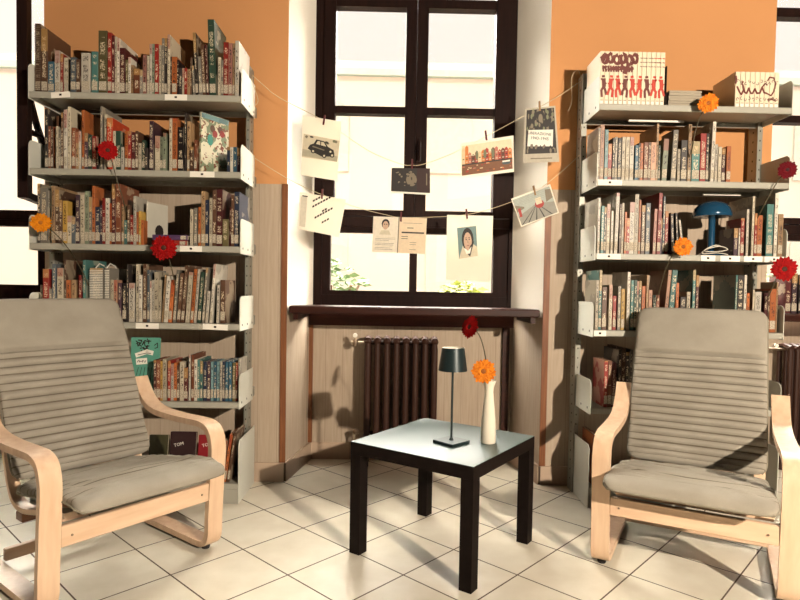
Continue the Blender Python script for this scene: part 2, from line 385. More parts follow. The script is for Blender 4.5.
# ------------------------------------------------------------------ windows
wn = [0]
def pane(root, x0, x1, z0, z1, y):
    m = MB(); m.box((x0, y, z0), (x1, y+.004, z1), GLASS); return m.build('glass_pane', root)
def window(x0, x1, xs, open_left=False, open_right=False):
    """x0..x1 outer frame; xs = (left stile inner, mullion l, mullion r, right stile inner)"""
    wn[0] += 1; root = struct(empty('window_%d' % wn[0], ((x0+x1)/2, YG, ZS))); T = Matrix.Translation((-(x0+x1)/2, -YG, -ZS))
    a, b, c, d = xs
    fr = MB()
    fr.box((x0, YG-.045, ZS), (x0+.05, YG+.05, 3.28), DKFRAME, T); fr.box((x1-.05, YG-.045, ZS), (x1, YG+.05, 3.28), DKFRAME, T)
    fr.box((x0, YG-.04, ZS), (x1, YG+.05, 1.02), DKFRAME, T); fr.box((x0, YG-.04, 3.2), (x1, YG+.05, 3.28), DKFRAME, T)
    fr.box((x0, YG-.045, 1.42), (x1, YG+.05, 1.475), DKFRAME, T)
    fr.build('window_frame', root)
    # lower fixed light
    lo = MB(); yy = YG-.03
    lo.box((x0+.05, yy, 1.02), (x1-.05, YG+.03, 1.046), DKFRAME, T); lo.box((x0+.05, yy, 1.385), (x1-.05, YG+.03, 1.42), DKFRAME, T)
    lo.box((x0+.05, yy, 1.046), (a-.02, YG+.03, 1.385), DKFRAME, T); lo.box((d+.015, yy, 1.046), (x1-.05, YG+.03, 1.385), DKFRAME, T)
    mx = (b+c)/2; lo.box((mx-.022, yy, 1.046), (mx+.022, YG+.03, 1.385), DKFRAME, T); lo.build('lower_sash', root)
    o = (x0+x1)/2
    pane(root, a-.02-o, mx-.022-o, 1.046-ZS, 1.385-ZS, 0); pane(root, mx+.022-o, d+.015-o, 1.046-ZS, 1.385-ZS, 0)
    def sash(L, Rr, li, ri, hinge=None, ang=0):
        """one casement: L..Rr outer, li..ri glass; turned about a hinge when open"""
        e = empty('casement_sash', (0,0,0)); e.parent = root
        if hinge is not None: e.location = (hinge-o, -.045, 0); e.rotation_euler = (0,0,ang); S = Matrix.Translation((-hinge, -YG, -ZS)); ox = hinge
        else: S = T; ox = o
        m = MB(); y0, y1 = YG-.06 if hinge is None else YG-.03, YG+.015
        m.box((L, y0, 1.48), (li, y1, 3.2), DKFRAME, S); m.box((ri, y0, 1.48), (Rr, y1, 3.2), DKFRAME, S)
        for z0, z1 in ((1.48, 1.515), (2.067, 2.108), (2.672, 2.723), (3.15, 3.2)): m.box((li, y0+.006, z0), (ri, y1-.004, z1), DKFRAME, S)
        m.build('sash_frame', e)
        for z0, z1 in ((1.515, 2.067), (2.108, 2.672), (2.723, 3.15)):
            q = MB(); q.box((li-ox, -.006, z0-ZS), (ri-ox, -.002, z1-ZS), GLASS); q.build('glass_pane', e)
        return e
    sl = sash(x0+.052, (b+c)/2-.001, a, b, x0+.052 if False else None) if not open_right else None
    if open_right:   # this window's left sash closed, its right sash swung into the room
        sash(x0+.052, (b+c)/2-.001, a, b)
        e = sash(-.5+x1-.01, x1-.01, -.5+x1+.06, x1-.075, hinge=x1-.01, ang=R(104))
        st = MB()
        st.tube([(-.43,-.02,1.02),(-.30,-.01,.93),(-.14,.0,.84)], .018, DKFRAME); st.tube([(-.43,-.02,.86),(-.32,-.03,.87),(-.2,-.02,.80)], .016, DKFRAME)
        st.build('window_stay', e)
    else:
        e = sash((b+c)/2+.001, x1-.052, c, d)
        h = MB(); hx = (b+c)/2; h.box((hx+.012, YG-.072, 1.80), (hx+.034, YG-.06, 1.93), DKFRAME, T, .003); h.box((hx+.014, YG-.10, 1.855), (hx+.030, YG-.072, 1.875), DKFRAME, T); h.tube([(hx+.022, YG-.10, 1.90), (hx+.022, YG-.105, 1.865), (hx+.022, YG-.10, 1.79)], .008, DKFRAME, M=T)
        h.build('window_handle', root)
    return root
window(-.478, .712, (-.36, .042, .17, .56))
window(-3.15, -1.97, (-3.03, -2.62, -2.50, -2.09), open_right=True)
window(1.99, 3.18, (2.11, 2.52, 2.64, 3.06))

# ------------------------------------------------------------------ bookcases
SHZ = [1.965, 1.605, 1.25, .877, .497, .10]
ORD = ['top', 'second', 'third', 'fourth', 'fifth', 'bottom']
YF, YR_ = 2.852, 3.12
def plate_prof(z, up, dn=.034, r=.03):
    pts = [(YF, z-dn), (YR_, z-dn), (YR_, z+up), (YF+r, z+up)]
    for k in range(1, 6): a = math.pi/2*k/5; pts.append((YF+r-r*math.sin(a), z+up-r+r*math.cos(a)))
    return pts
def bookcase(x0, x1, pl, pr, label, cards, loweredge):
    root = empty('bookcase', ((x0+x1)/2, YR_, 0)); tag(root, label, 'bookcase', 'metal library bookcases'); T = Matrix.Translation((-(x0+x1)/2, -YR_, 0))
    for a in (pl, pr):
        m = MB(); pw = .018 if a == pr and x0 < 0 else .026; a += .03-pw if a < (x0+x1)/2 and x0 < 0 else (.012 if pw < .02 else 0)
        m.box((a, 3.085, 0), (a+pw, 3.165, 2.19), METALD, T)
        for k in range(42):
            z = .06+k*.05; m.box((a+pw/2-.0025, 3.0842, z), (a+pw/2+.0025, 3.086, z+.008), HOLE, T); m.box((a-.0008, 3.12, z), (a+pw+.0008, 3.127, z+.009), HOLE, T)
        m.build('upright', root)
    for i, z in enumerate(SHZ):
        m = MB()
        m.box((x0+.003, YF+.002, z-.006), (x1-.003, YR_, z-.0005), METAL, T)
        m.box((x0+.003, YF, z-.03), (x1-.003, YF+.012, z-.0008), METAL, T, .003)
        m.box((x0+.003, YR_-.012, z-.03), (x1-.003, YR_, z-.006), METAL, T)
        if i == 5:
            m.box((x0+.003, YF+.004, 0), (x1-.003, YF+.018, z-.03), METAL, T); m.box((x0+.003, YR_-.02, 0), (x1-.003, YR_, z-.03), METAL, T)
        s = m.build('shelf', root)
        for a, sg in ((x0, 1), (x1-.003, -1)):
            p = MB()
            if i == 5: p.extr([(YF, 0), (YR_+.05, 0), (YR_+.05, .312), (YF+.02, .312), (YF, .292)], a, a+.003, METALW, M=T)
            else:
                p.extr(plate_prof(z, .135), a, a+.003, METALW, M=T)
                xo = a-.0006 if sg == 1 else a+.003
                for yy in (YF+.04, 2.99, YR_-.03): p.box((xo, yy, z-.012), (xo+.0006, yy+.010, z-.002), HOLE, T)
                p.box((a-.0005, YR_, z-.02), (a+.0035, 3.16, z+.03), METALD, T)
            p.build('end_plate', s)
        for ca, cb, tilt in cards.get(i, []):
            c = MB(); w = (cb-ca); M = T @ Matrix.Translation(((ca+cb)/2, YF-.0008, z-.0155)) @ Matrix.Rotation(R(tilt), 4, 'Y')
            c.box((-w/2, -.0012, -.0135), (w/2, .0006, .0135), CARD, M); c.box((-.006, -.0018, -.004), (.005, -.0011, .005), INK, M)
            c.build('shelf_card', s)
        if i in loweredge:
            a, b = loweredge[i]; c = MB(); c.box((a, YF+.13, z-.045), (b, YF+.14, z-.036), CARD, T); c.build('stiffener_rod', s)
    return root
bookcase(-1.748, -.742, -1.79, -.79, 'grey metal bookcase full of books, on the left of the central window',
    {0: [(-1.64, -1.55, -5), (-1.105, -1.0, 0)], 1: [(-.985, -.868, 0)], 2: [(-1.03, -.925, 0)], 3: [(-1.24, -1.13, 0), (-.92, -.80, 2)]}, {})
bookcase(.963, 1.9, .955, 1.877, 'grey metal bookcase on the right, holding comics and a blue lamp',
    {1: [(.968, 1.085, 0)], 2: [(.975, 1.09, 0), (1.48, 1.55, 0), (1.575, 1.67, 0), (1.69, 1.78, 0), (1.79, 1.885, 0)], 3: [(.97, 1.03, 0)]}, {0: (1.16, 1.44), 1: (1.55, 1.74)})

# ------------------------------------------------------------------ books
SHELF_BOOKS = {
 'L1': """-1.739 0.0254 0.331 brown 0 spiral;-1.711 0.0304 0.308 brown 0;-1.678 0.0284 0.154 blue 0;-1.647 0.0234 0.207 white 0;-1.621 0.0134 0.193 red 0;-1.604 0.0254 0.175 cream 0;-1.578 0.0184 0.166 brown 0;-1.557 0.0254 0.167 slate 0;-1.531 0.0184 0.158 brown 0;-1.507 0.0414 0.189 white 0;-1.46 0.0304 0.197 teal 0;-1.427 0.0404 0.296 olive 0;-1.384 0.0184 0.288 red 0;-1.365 0.0134 0.274 maroon 0;-1.351 0.0094 0.27 cream 0;-1.341 0.0114 0.265 white 0;-1.329 0.0254 0.219 maroon 0;-1.301 0.0114 0.163 olive 0;-1.289 0.0114 0.177 white 0;-1.277 0.0154 0.14 tan 0;-1.261 0.0284 0.121 rust 0;-1.232 0.0134 0.117 grey 0;-1.218 0.0164 0.188 pink 0;-1.199 0.0104 0.184 cream 0;-1.187 0.0114 0.24 white 0;-1.175 0.0104 0.241 sage 0;-1.163 0.0184 0.241 red 0;-1.143 0.0104 0.237 cream 0;-1.13 0.0114 0.27 grey 0;-1.118 0.0134 0.27 charcoal 0;-1.101 0.0124 0.285 cream 0;-1.087 0.0064 0.182 brown 0;-1.08 0.0234 0.182 orange 0;-1.056 0.0084 0.168 black 0;-1.047 0.0134 0.131 charcoal 0;-1.032 0.0084 0.131 cream 0;-1.023 0.0134 0.131 red 0;-1.009 0.0144 0.127 tan 0;-0.994 0.006 0.184 brown 0;-0.978 0.0094 0.142 grey -3.0;-0.966 0.0134 0.297 charcoal -3.0;-0.949 0.0164 0.185 grey -3.0;-0.932 0.0154 0.242 brown -3.0;-0.913 0.0104 0.242 maroon -3.0;-0.899 0.0304 0.36 green -2.0;-0.863 0.0134 0.187 cream 0;-0.847 0.0094 0.173 grey 0;-0.837 0.0234 0.258 red 0;-0.813 0.0174 0.254 pink 0;-0.794 0.0134 0.254 tan 0;-0.78 0.0184 0.264 white 0""",
 'L2': """-1.695 0.0154 0.288 charcoal 0;-1.679 0.0114 0.208 rust 0;-1.667 0.0114 0.208 brown 0;-1.655 0.0084 0.204 orange 0;-1.641 0.0134 0.256 brown 0;-1.627 0.0114 0.2 cream 0;-1.615 0.0114 0.186 grey 0;-1.603 0.0094 0.266 brown 0;-1.591 0.0164 0.281 white 0;-1.572 0.0134 0.295 cream 0;-1.555 0.0184 0.197 rust 0;-1.536 0.0134 0.178 tan 0;-1.522 0.0094 0.183 white 0;-1.508 0.0114 0.283 orange 0;-1.496 0.0164 0.174 purple 0;-1.479 0.0184 0.165 green 0;-1.46 0.0184 0.161 red 0;-1.441 0.0134 0.095 black 0;-1.422 0.0094 0.303 grey 0;-1.403 0.0134 0.266 cream 0;-1.389 0.0284 0.247 scarlet 0;-1.36 0.0134 0.186 cream 0;-1.346 0.0234 0.187 green 0;-1.322 0.0134 0.111 white 0;-1.305 0.0154 0.188 orange 0;-1.289 0.0144 0.188 red 0;-1.272 0.0164 0.183 maroon 0;-1.255 0.0134 0.189 brown 0;-1.241 0.0134 0.132 cream 0;-1.224 0.0154 0.147 green 0;-1.208 0.0144 0.109 charcoal 0;-1.186 0.0184 0.237 purple 0;-1.16 0.0234 0.167 cream 0;-1.136 0.0134 0.163 sage 0;-1.122 0.0144 0.182 sage 0;-1.093 0.0134 0.254 cream 0;-1.079 0.0234 0.254 orange 0;-1.052 0.0254 0.212 black 0;-1.021 0.0084 0.283 charcoal 0;-1.009 0.0154 0.241 tan 0;-0.993 0.0164 0.118 brown 0;-0.973 0.0134 0.152 rust 0;-0.816 0.0144 0.122 navy 0;-0.801 0.0134 0.122 white 0;-0.787 0.0164 0.122 blue 0;-0.768 0.0144 0.118 purple 0""",
 'L3': """-1.732 0.0134 0.287 charcoal 0;-1.718 0.0324 0.268 grey 0;-1.68 0.0094 0.255 white 0;-1.67 0.0184 0.269 teal 0;-1.649 0.0164 0.274 tan 0;-1.632 0.0184 0.256 brown 0;-1.613 0.0134 0.208 brown 0;-1.597 0.0214 0.204 yellow 0;-1.575 0.0184 0.133 cream 0;-1.556 0.0184 0.128 slate 0;-1.537 0.0184 0.234 purple 0;-1.515 0.0184 0.234 cream 0;-1.494 0.0184 0.253 sage 0;-1.475 0.0144 0.225 grey 0;-1.46 0.0134 0.278 orange 0;-1.446 0.0234 0.178 navy 0;-1.422 0.0084 0.188 purple 0;-1.413 0.0144 0.222 red 0;-1.398 0.0184 0.222 white 0;-1.379 0.0134 0.198 orange 0;-1.365 0.0164 0.289 maroon 0;-1.346 0.0234 0.29 rust 0;-1.319 0.0114 0.195 tan 0;-1.307 0.0134 0.118 teal 0;-1.293 0.0134 0.191 brown 0;-1.279 0.0144 0.143 red 0;-1.264 0.0134 0.234 white 0;-1.25 0.0094 0.158 orange 0;-1.239 0.0094 0.163 yellow 0;-1.228 0.0114 0.12 orange 0;-0.991 0.0144 0.177 cream 0;-0.972 0.0144 0.182 grey 0;-0.952 0.0114 0.187 orange 0;-0.938 0.0184 0.264 tan 0;-0.919 0.0144 0.222 navy 0;-0.9 0.0144 0.232 cream 0;-0.885 0.0184 0.27 brown 0;-0.866 0.0284 0.275 maroon 0;-0.837 0.0284 0.132 olive 0;-0.803 0.0084 0.19 maroon 0;-0.794 0.0144 0.248 brown 0;-0.779 0.0234 0.263 navy 0""",
 'L4': """-1.72 0.0114 0.172 cream 0;-1.708 0.0164 0.249 peach 0;-1.691 0.0284 0.249 red 0;-1.662 0.0134 0.154 grey 0;-1.648 0.0184 0.274 slate 0;-1.624 0.0284 0.255 cream 0;-1.59 0.0084 0.294 brown 0;-1.581 0.0194 0.198 orange 0;-1.557 0.0194 0.199 tan 0;-1.523 0.0134 0.223 red 0;-1.504 0.0144 0.296 teal 0;-1.47 0.0614 0.258 grey 0 comb;-1.398 0.0204 0.259 grey 0 comb;-1.374 0.0164 0.202 cream 0;-1.357 0.0154 0.202 peach 0;-1.336 0.0144 0.188 purple 0;-1.317 0.0194 0.189 black 0;-1.296 0.0074 0.28 charcoal 0;-1.286 0.0264 0.189 white 0;-1.252 0.0134 0.281 cream 0;-1.237 0.0164 0.228 white 0;-1.216 0.0164 0.282 brown 0;-1.196 0.0114 0.253 slate 0;-1.183 0.0074 0.2 white 0;-1.174 0.0104 0.205 white 0;-1.163 0.0194 0.244 cream 0;-1.143 0.0134 0.206 cream 0;-1.126 0.0084 0.23 tan 4.0;-1.115 0.0194 0.226 white 4.0;-1.093 0.0164 0.207 orange 4.0;-1.071 0.0134 0.256 grey 4.0;-1.052 0.0164 0.241 brown 4.0;-1.032 0.0154 0.28 brown 4.0;-1.011 0.0194 0.247 cream 4.0;-0.987 0.0144 0.262 orange 4.0;-0.97 0.0114 0.262 white 4.0;-0.953 0.0164 0.248 green 4.0;-0.931 0.0114 0.268 grey 4.0;-0.915 0.0124 0.157 white 4.0;-0.895 0.0114 0.288 white 4.0;-0.861 0.0114 0.187 white 1.0;-0.844 0.0234 0.211 brown 0""",
 'L5': """-1.161 0.0134 0.198 maroon 0;-1.147 0.0184 0.198 rust 0;-1.128 0.0094 0.193 yellow 0;-1.118 0.0184 0.203 cream 0;-1.094 0.0144 0.194 red 0;-1.079 0.0134 0.18 white 0;-1.065 0.0144 0.185 orange 0;-1.05 0.0134 0.175 brown 0;-1.036 0.0194 0.19 cream 0;-1.016 0.0184 0.161 maroon 0;-0.994 0.0084 0.225 white 0;-0.982 0.0134 0.225 rust 0;-0.968 0.0144 0.201 white 0;-0.953 0.0114 0.201 teal 0;-0.94 0.0124 0.196 teal 0;-0.924 0.0164 0.192 navy 0;-0.906 0.0154 0.192 purple 0;-0.889 0.0124 0.192 sky 0;-0.874 0.0124 0.193 blue 0;-0.86 0.0154 0.193 sky 0;-0.843 0.0104 0.193 white 0;-0.831 0.0114 0.193 navy 0;-0.817 0.0134 0.193 blue 0;-0.801 0.0144 0.194 blue 0;-0.783 0.0134 0.189 olive 0;-0.768 0.0104 0.189 red 0;-0.755 0.0094 0.209 white 0""",
 'L6': """-0.849 0.0194 0.208 rust 8.0;-0.824 0.0134 0.237 orange 8.0;-0.805 0.0114 0.248 brown 8.0""",
 'R2': """0.97 0.0114 0.249 grey 0;0.982 0.0184 0.264 peach 0;1.004 0.0164 0.241 sky 0;1.021 0.0184 0.174 red 0;1.043 0.0114 0.203 charcoal 0;1.055 0.0114 0.208 grey 0;1.069 0.0174 0.204 black 0;1.089 0.0164 0.209 cream 0;1.108 0.0174 0.209 cream 0;1.128 0.0194 0.21 white 0;1.155 0.0164 0.172 blue 0;1.172 0.0094 0.182 black 0;1.182 0.0134 0.182 orange 0;1.199 0.0214 0.187 rust 0;1.221 0.0134 0.188 brown 0;1.235 0.0244 0.188 peach 0;1.26 0.0104 0.279 tan 0;1.272 0.0094 0.174 green 0;1.284 0.0244 0.203 sage 2.0;1.328 0.0244 0.247 grey 2.0;1.363 0.0134 0.157 cream 0;1.38 0.0304 0.201 charcoal 0;1.414 0.0164 0.278 tan 0;1.434 0.0384 0.197 teal 0;1.475 0.0284 0.236 red 0;1.504 0.0144 0.237 black 0;1.522 0.0164 0.29 white 1.0;1.549 0.0134 0.185 white 0;1.566 0.0164 0.175 cream 0;1.584 0.0174 0.166 maroon 0;1.604 0.0204 0.176 orange 0""",
 'R3': """0.98 0.0114 0.268 white 0;0.997 0.0144 0.23 teal 0;1.012 0.0104 0.225 black 0;1.024 0.0164 0.24 cream 0;1.046 0.0114 0.207 white 0;1.063 0.0164 0.294 white 1.0;1.088 0.0084 0.241 brown 0;1.098 0.0114 0.246 cream 0;1.114 0.0094 0.203 orange 0;1.124 0.0144 0.174 red 0;1.139 0.0234 0.252 white 0;1.163 0.0194 0.291 cream 0;1.185 0.0094 0.262 orange 0;1.198 0.0184 0.238 brown 0;1.22 0.0214 0.249 slate 0;1.252 0.0144 0.22 pink 1.0;1.271 0.0174 0.298 red 1.0;1.294 0.0084 0.177 purple 0;1.305 0.0104 0.284 slate 0;1.317 0.0154 0.212 red 0;1.345 0.0144 0.203 black -3.0;1.372 0.0094 0.203 charcoal -4.0;1.399 0.0094 0.17 white -8.0;1.655 0.0214 0.136 purple 0;1.68 0.0064 0.136 white 0;1.689 0.0174 0.185 red 0;1.717 0.0114 0.229 white 0;1.744 0.0114 0.293 cream 0;1.758 0.0134 0.21 red 0;1.773 0.0244 0.201 orange 0;1.813 0.0334 0.255 teal 0;1.852 0.0164 0.309 white 0;1.872 0.0244 0.208 tan 0""",
 'R4': """0.981 0.0144 0.243 cream 0;0.997 0.0134 0.292 teal 0;1.013 0.0234 0.21 brown 0;1.047 0.0164 0.22 cream 0;1.067 0.0164 0.167 red 0;1.091 0.0144 0.216 grey 0;1.108 0.0174 0.202 yellow 0;1.136 0.0144 0.285 white 0;1.155 0.0144 0.246 teal 0;1.171 0.0134 0.247 green 0;1.186 0.0084 0.242 cream 0;1.196 0.0134 0.242 green 0;1.212 0.0164 0.218 orange 0;1.234 0.0094 0.272 tan 0;1.246 0.0174 0.199 peach 0;1.269 0.0144 0.175 green 0;1.285 0.0154 0.175 rust 0;1.313 0.0164 0.298 peach 4.0;1.333 0.0264 0.298 teal 4.0;1.382 0.0144 0.236 orange 0;1.402 0.0264 0.168 charcoal 0;1.434 0.0164 0.193 cream 0;1.461 0.0144 0.301 teal 0;1.478 0.0144 0.276 maroon 0;1.674 0.0094 0.28 teal 0;1.685 0.0304 0.28 charcoal 0;1.718 0.0124 0.281 white 0;1.733 0.0144 0.193 orange 0;1.763 0.0094 0.208 cream 0;1.775 0.0314 0.199 white 0;1.817 0.0174 0.194 maroon 0;1.836 0.0094 0.204 brown 0;1.847 0.0294 0.215 orange 0;1.878 0.0074 0.249 tan 0""",
 'R5': """1.034 0.0174 0.228 red 0;1.053 0.0184 0.228 rust 0;1.073 0.0194 0.223 maroon 0;1.103 0.0144 0.283 charcoal 0;1.12 0.0174 0.293 brown 0;1.14 0.0164 0.273 charcoal 0;1.16 0.0144 0.284 grey 0""",
 'R6': """1.001 0.0164 0.253 orange 0;1.021 0.0184 0.244 rust 0""",
}

def ahash(s): return (sum(ord(c)*(i+3) for i, c in enumerate(s)) % 997)/997
def make_book(x, y, z, w, h, d, col, lean=0, rz=0, cover=None, label=True, name='book', bind=''):
    mat = cover or bookmat(col); t = min(.0022, w*.2); m = MB(); M = None
    ox = -w if lean > 0 else 0
    m.box((ox, 0, 0), (ox+w, t*1.2, h), mat, ch=min(.0012, w*.2)); m.box((ox, t, 0), (ox+t, d, h), mat); m.box((ox+w-t, t, 0), (ox+w, d, h), mat)
    o = m.build(name, None, (x+(w if lean > 0 else 0), y, z), (0, R(lean), rz), recalc=False)
    p = MB(); p.box((ox+t+.0001, t*1.2, .003), (ox+w-t-.0001, d-.004, h-.003), PAGES); p.build('page_block', o, recalc=False)
    if label and w > .0085 and h > .14:
        s = MB(); lz = .012+.004*ahash(col+str(w)); s.box((ox+w*.06, -.0007, lz), (ox+w*.94, -.0001, lz+min(.042, h*.22)), STICK); s.build('spine_sticker', o, recalc=False)
    if bind:
        c = MB(); n = int(h/.0085)
        for k in range(n):
            zz = .006+k*(h-.012)/n
            c.add([(ox-.001,-.001,zz),(ox+w+.001,-.001,zz),(ox+w+.001,-.004,zz+.0022),(ox-.001,-.004,zz+.0022),(ox-.001,-.001,zz+.0044),(ox+w+.001,-.001,zz+.0044)], [(0,1,2,3),(3,2,5,4)], CARD if bind == 'comb' else STEEL)
        if bind == 'comb': c.tube([(ox+w/2,-.004,h), (ox+w/2,.03,h+.022), (ox+w/2,.08,h+.012), (ox+w/2,.1,h-.01)], .003, CARD)
        c.build('comb_binding' if bind == 'comb' else 'spiral_binding', o, recalc=False)
    return o
CNAME = dict(maroon='dark maroon', sage='sage green', sky='pale blue', slate='blue-grey', scarlet='bright red', rust='rust brown', peach='peach pink')
def cn(c): return CNAME.get(c, c)
recs = []
for key, txt in SHELF_BOOKS.items():
    si = int(key[1])-1; rows = []
    for e in txt.split(';'):
        t = e.split(); rows.append((float(t[0]), float(t[1]), float(t[2]), t[3], float(t[4]), t[5] if len(t) > 5 else ''))
    for i, (x, w, h, col, lean, ex) in enumerate(rows):
        big = h > .25
        d = .205 if big else .13+.05*ahash(key+str(i)); y = YF+.014+.03*((ahash(str(i)+key)*7) % 1)
        if lean and i: y = YF+.018
        o = make_book(x, y, SHZ[si]+.0006 + (abs(math.sin(R(lean)))*0), w, h, d, col, lean, bind=ex)
        L = rows[i-1][3] if i else None; Rn = rows[i+1][3] if i+1 < len(rows) else None
        recs.append([o, key, i, len(rows), col, h, w, lean, ex, L, Rn, rows])
def size(h, w):
    a = 'tall' if h > .25 else ('short' if h < .165 else '')
    b = 'thick' if w > .028 else ('thin' if w < .0115 else '')
    return ' '.join(q for q in (a, b) if q) or 'medium'
def place(key): return ('left' if key[0] == 'L' else 'right')+' bookcase'
def nth(k):
    T = ['first','second','third','fourth','fifth','sixth','seventh','eighth','ninth','tenth','eleventh','twelfth','thirteenth','fourteenth','fifteenth','sixteenth','seventeenth','eighteenth','nineteenth','twentieth']
    if k < 20: return T[k]
    return {20:'twenty', 30:'thirty', 40:'forty', 50:'fifty'}[(k+1)//10*10]+'-'+T[(k+1)%10-1] if (k+1) % 10 else {30:'thirtieth', 40:'fortieth', 50:'fiftieth'}[k+1]
def lab(r, mode):
    o, key, i, n, col, h, w, lean, ex, L, Rn, rows = r
    s = size(h, w)+' '+cn(col)
    if ex == 'spiral': s = 'tall brown spiral-bound calendar'
    if ex == 'comb': s = 'grey comb-bound folder'
    if lean: s = 'leaning '+s
    if i == 0: nb = 'leftmost'
    elif i == n-1: nb = 'rightmost'
    else: nb = 'between %s and %s' % (cn(L), cn(Rn))
    sh = '%s shelf of %s' % (ORD[int(key[1])-1], place(key))
    if mode == 0: return '%s book %s, %s' % (s, nb, sh)
    return '%s book, %s from the left on %s' % (s, nth(i), sh)
cnt = {}
for r in recs: cnt[lab(r, 0)] = cnt.get(lab(r, 0), 0)+1
for r in recs:
    t = lab(r, 0)
    if cnt[t] > 1: t = lab(r, 1)
    tag(r[0], t, 'book', 'books on the %s shelf of the %s' % (ORD[int(r[1][1])-1], place(r[1])))

# printed covers that face the room
def blobmat(name, a, b, c, sc=14):
    m, n, bs = nt(name, .4); tc = objc(n); g = noise(n, tc, sc, 2); g2 = noise(n, tc, sc*2.3, 2)
    x = mixc(n, mathn(n, 'GREATER_THAN', g, .52), s2l(a), s2l(b)); x = mixc(n, mathn(n, 'GREATER_THAN', g2, .6), x, s2l(c))
    n.links.new(x, bs.inputs['Base Color']); return m
PICB = blobmat('picture_book_cover', (218, 210, 182), (128, 140, 110), (126, 70, 48), 22)
o = make_book(-.952, 2.885, SHZ[1]+.0006, .012, .288, .175, 'teal', 0, R(-31), PICB, False)
tag(o, 'large picture book with pale blue-edged painted cover turned outward on second shelf', 'book', 'books on the second shelf of the left bookcase')
m = MB(); x = .0125
m.box((x, .002, .262), (x+.0006, .172, .286), bookmat('sky'))
m.add([(x+.0008, .055+.018*math.cos(a*.5236), .165+.028*math.sin(a*.5236)) for a in range(12)], [tuple(range(12))], plain('teal_print', (40, 128, 112), .5))
for cy, cz, mt in ((.07, .222, 'brown'), (.118, .226, 'brown'), (.085, .20, 'red'), (.13, .21, 'red')):
    m.add([(x+.0007, cy+.016*math.cos(a*.5236), cz+.018*math.sin(a*.5236)) for a in range(12)], [tuple(range(12))], plain('print_'+mt, PAL[mt], .5))
m.build('cover_print', o)
o = make_book(-1.224, 2.93, SHZ[2]+.0006, .008, .215, .15, 'white', 0, R(-17), plain('white_booklet_cover', (206, 200, 184), .5), False)
tag(o, 'white booklet with a dark round photo, turned outward on third shelf', 'book', 'books on the third shelf of the left bookcase')
m = MB(); m.add([(.0086, .085+.032*math.cos(a*.5236), .075+.035*math.sin(a*.5236)) for a in range(12)], [tuple(range(12))], INK); m.build('cover_print', o)
for k, (c, dz, lb) in enumerate((('maroon', 0, 'red book lying flat under a purple one behind the red gerbera'), ('purple', .026, 'purple book lying flat on top of a red one, third shelf'))):
    m = MB(); w, d, t = .168, .105, .024
    cm = plain(c+'_flat_book_cover', PAL['red'] if c == 'maroon' else (84, 58, 92), .45); m.box((0,0,0),(w,.003,t), cm); m.box((0,.003,0),(w,d,.002), cm); m.box((0,.003,t-.002),(w,d,t), cm)
    o = m.build('book', None, (-1.172+.004*k, 2.866, SHZ[2]+.0006+dz))
    m = MB(); m.box((.003,.003,.002),(w-.003,d-.003,t-.002), PAGES); m.build('page_block', o)
    m = MB(); m.box((.135,-.0008,.003),(.162,-.0001,t-.003), STICK); m.build('spine_sticker', o)
    
    tag(o, lb, 'book', 'books on the third shelf of the left bookcase')
# white box behind the red gerbera on the fourth shelf is left to the books; teal comic facing out
def facing(x0, x1, y, z, h, th, mat, label, draw, group, rx=-5, name='book'):
    w = x1-x0; m = MB(); m.box((0,0,0),(w,.002,h), mat); m.box((0,th-.002,0),(w,th,h), mat); m.box((0,.002,0),(.002,th-.002,h), mat)
    o = m.build(name, None, (x0, y, z+.0015+th*math.sin(R(abs(rx)))), (R(rx), 0, 0))
    m = MB(); m.box((.0025,.0022,.003),(w-.003,th-.0022,h-.003), PAGES); m.build('page_block', o)
    m = MB(); draw(m, w, h); m.build('cover_print', o); tag(o, label, 'book', group); return o
def q(m, x, z, w, h, mat, a=0, y=-.0006):
    c, s = math.cos(R(a)), math.sin(R(a)); P = [(-w/2,-h/2),(w/2,-h/2),(w/2,h/2),(-w/2,h/2)]
    m.add([(x+u*c-v*s, y, z+u*s+v*c) for u, v in P], [(0,1,2,3)], mat)
def stroke(m, pts, wd, mat, y=-.0007):
    for a, b in zip(pts, pts[1:]):
        L = math.hypot(b[0]-a[0], b[1]-a[1]); q(m, (a[0]+b[0])/2, (a[1]+b[1])/2, L+wd*.6, wd, mat, math.degrees(math.atan2(b[1]-a[1], b[0]-a[0])), y)
def dr_teal(m, w, h):
    rr = random.Random(3)
    for k in range(26): q(m, rr.uniform(.03,w-.05), rr.uniform(.225,.285), .02, .005, INK, rr.uniform(-80,80), -.0005-k*2e-5)
    stroke(m, [(.03,.21),(.08,.228),(.105,.222)], .022, CARD, -.0013); stroke(m, [(.035,.211),(.08,.221),(.10,.219)], .003, INK, -.0015)
    q(m, .055, .18, .055, .03, CARD, 6, -.0013)
    for k, a in enumerate((70, -70, 0, 90, -70, 70)): q(m, .037+k*.0075, .18, .012, .003, INK, a, -.0015)
    for k in range(7): stroke(m, [(.03+.018*k,.02),(.025+.019*k,.09),(.04+.016*k,.15)], .0025, INK)
    stroke(m, [(.115,.26),(.13,.272),(.132,.25),(.118,.245)], .004, INK)
facing(-1.305, -1.163, 2.93, SHZ[4], .298, .012, plain('teal_comic_cover', (92, 158, 138), .5), 'teal comic album with black line drawing, cover facing out behind armchair', dr_teal, 'books on the fifth shelf of the left bookcase', -4)
def letters(m, cx, cz, n, st, wd, mat, arc=.0):
    rr = random.Random(int(cx*1000)+n)
    for k in range(n):
        x = cx+(k-(n-1)/2)*st; z = cz+arc*(k-(n-1)/2)
        g = rr.choice(((90,),(90,0),(60,-60),(90,45)))
        for a in g: q(m, x, z, st*.75, wd, mat, a)
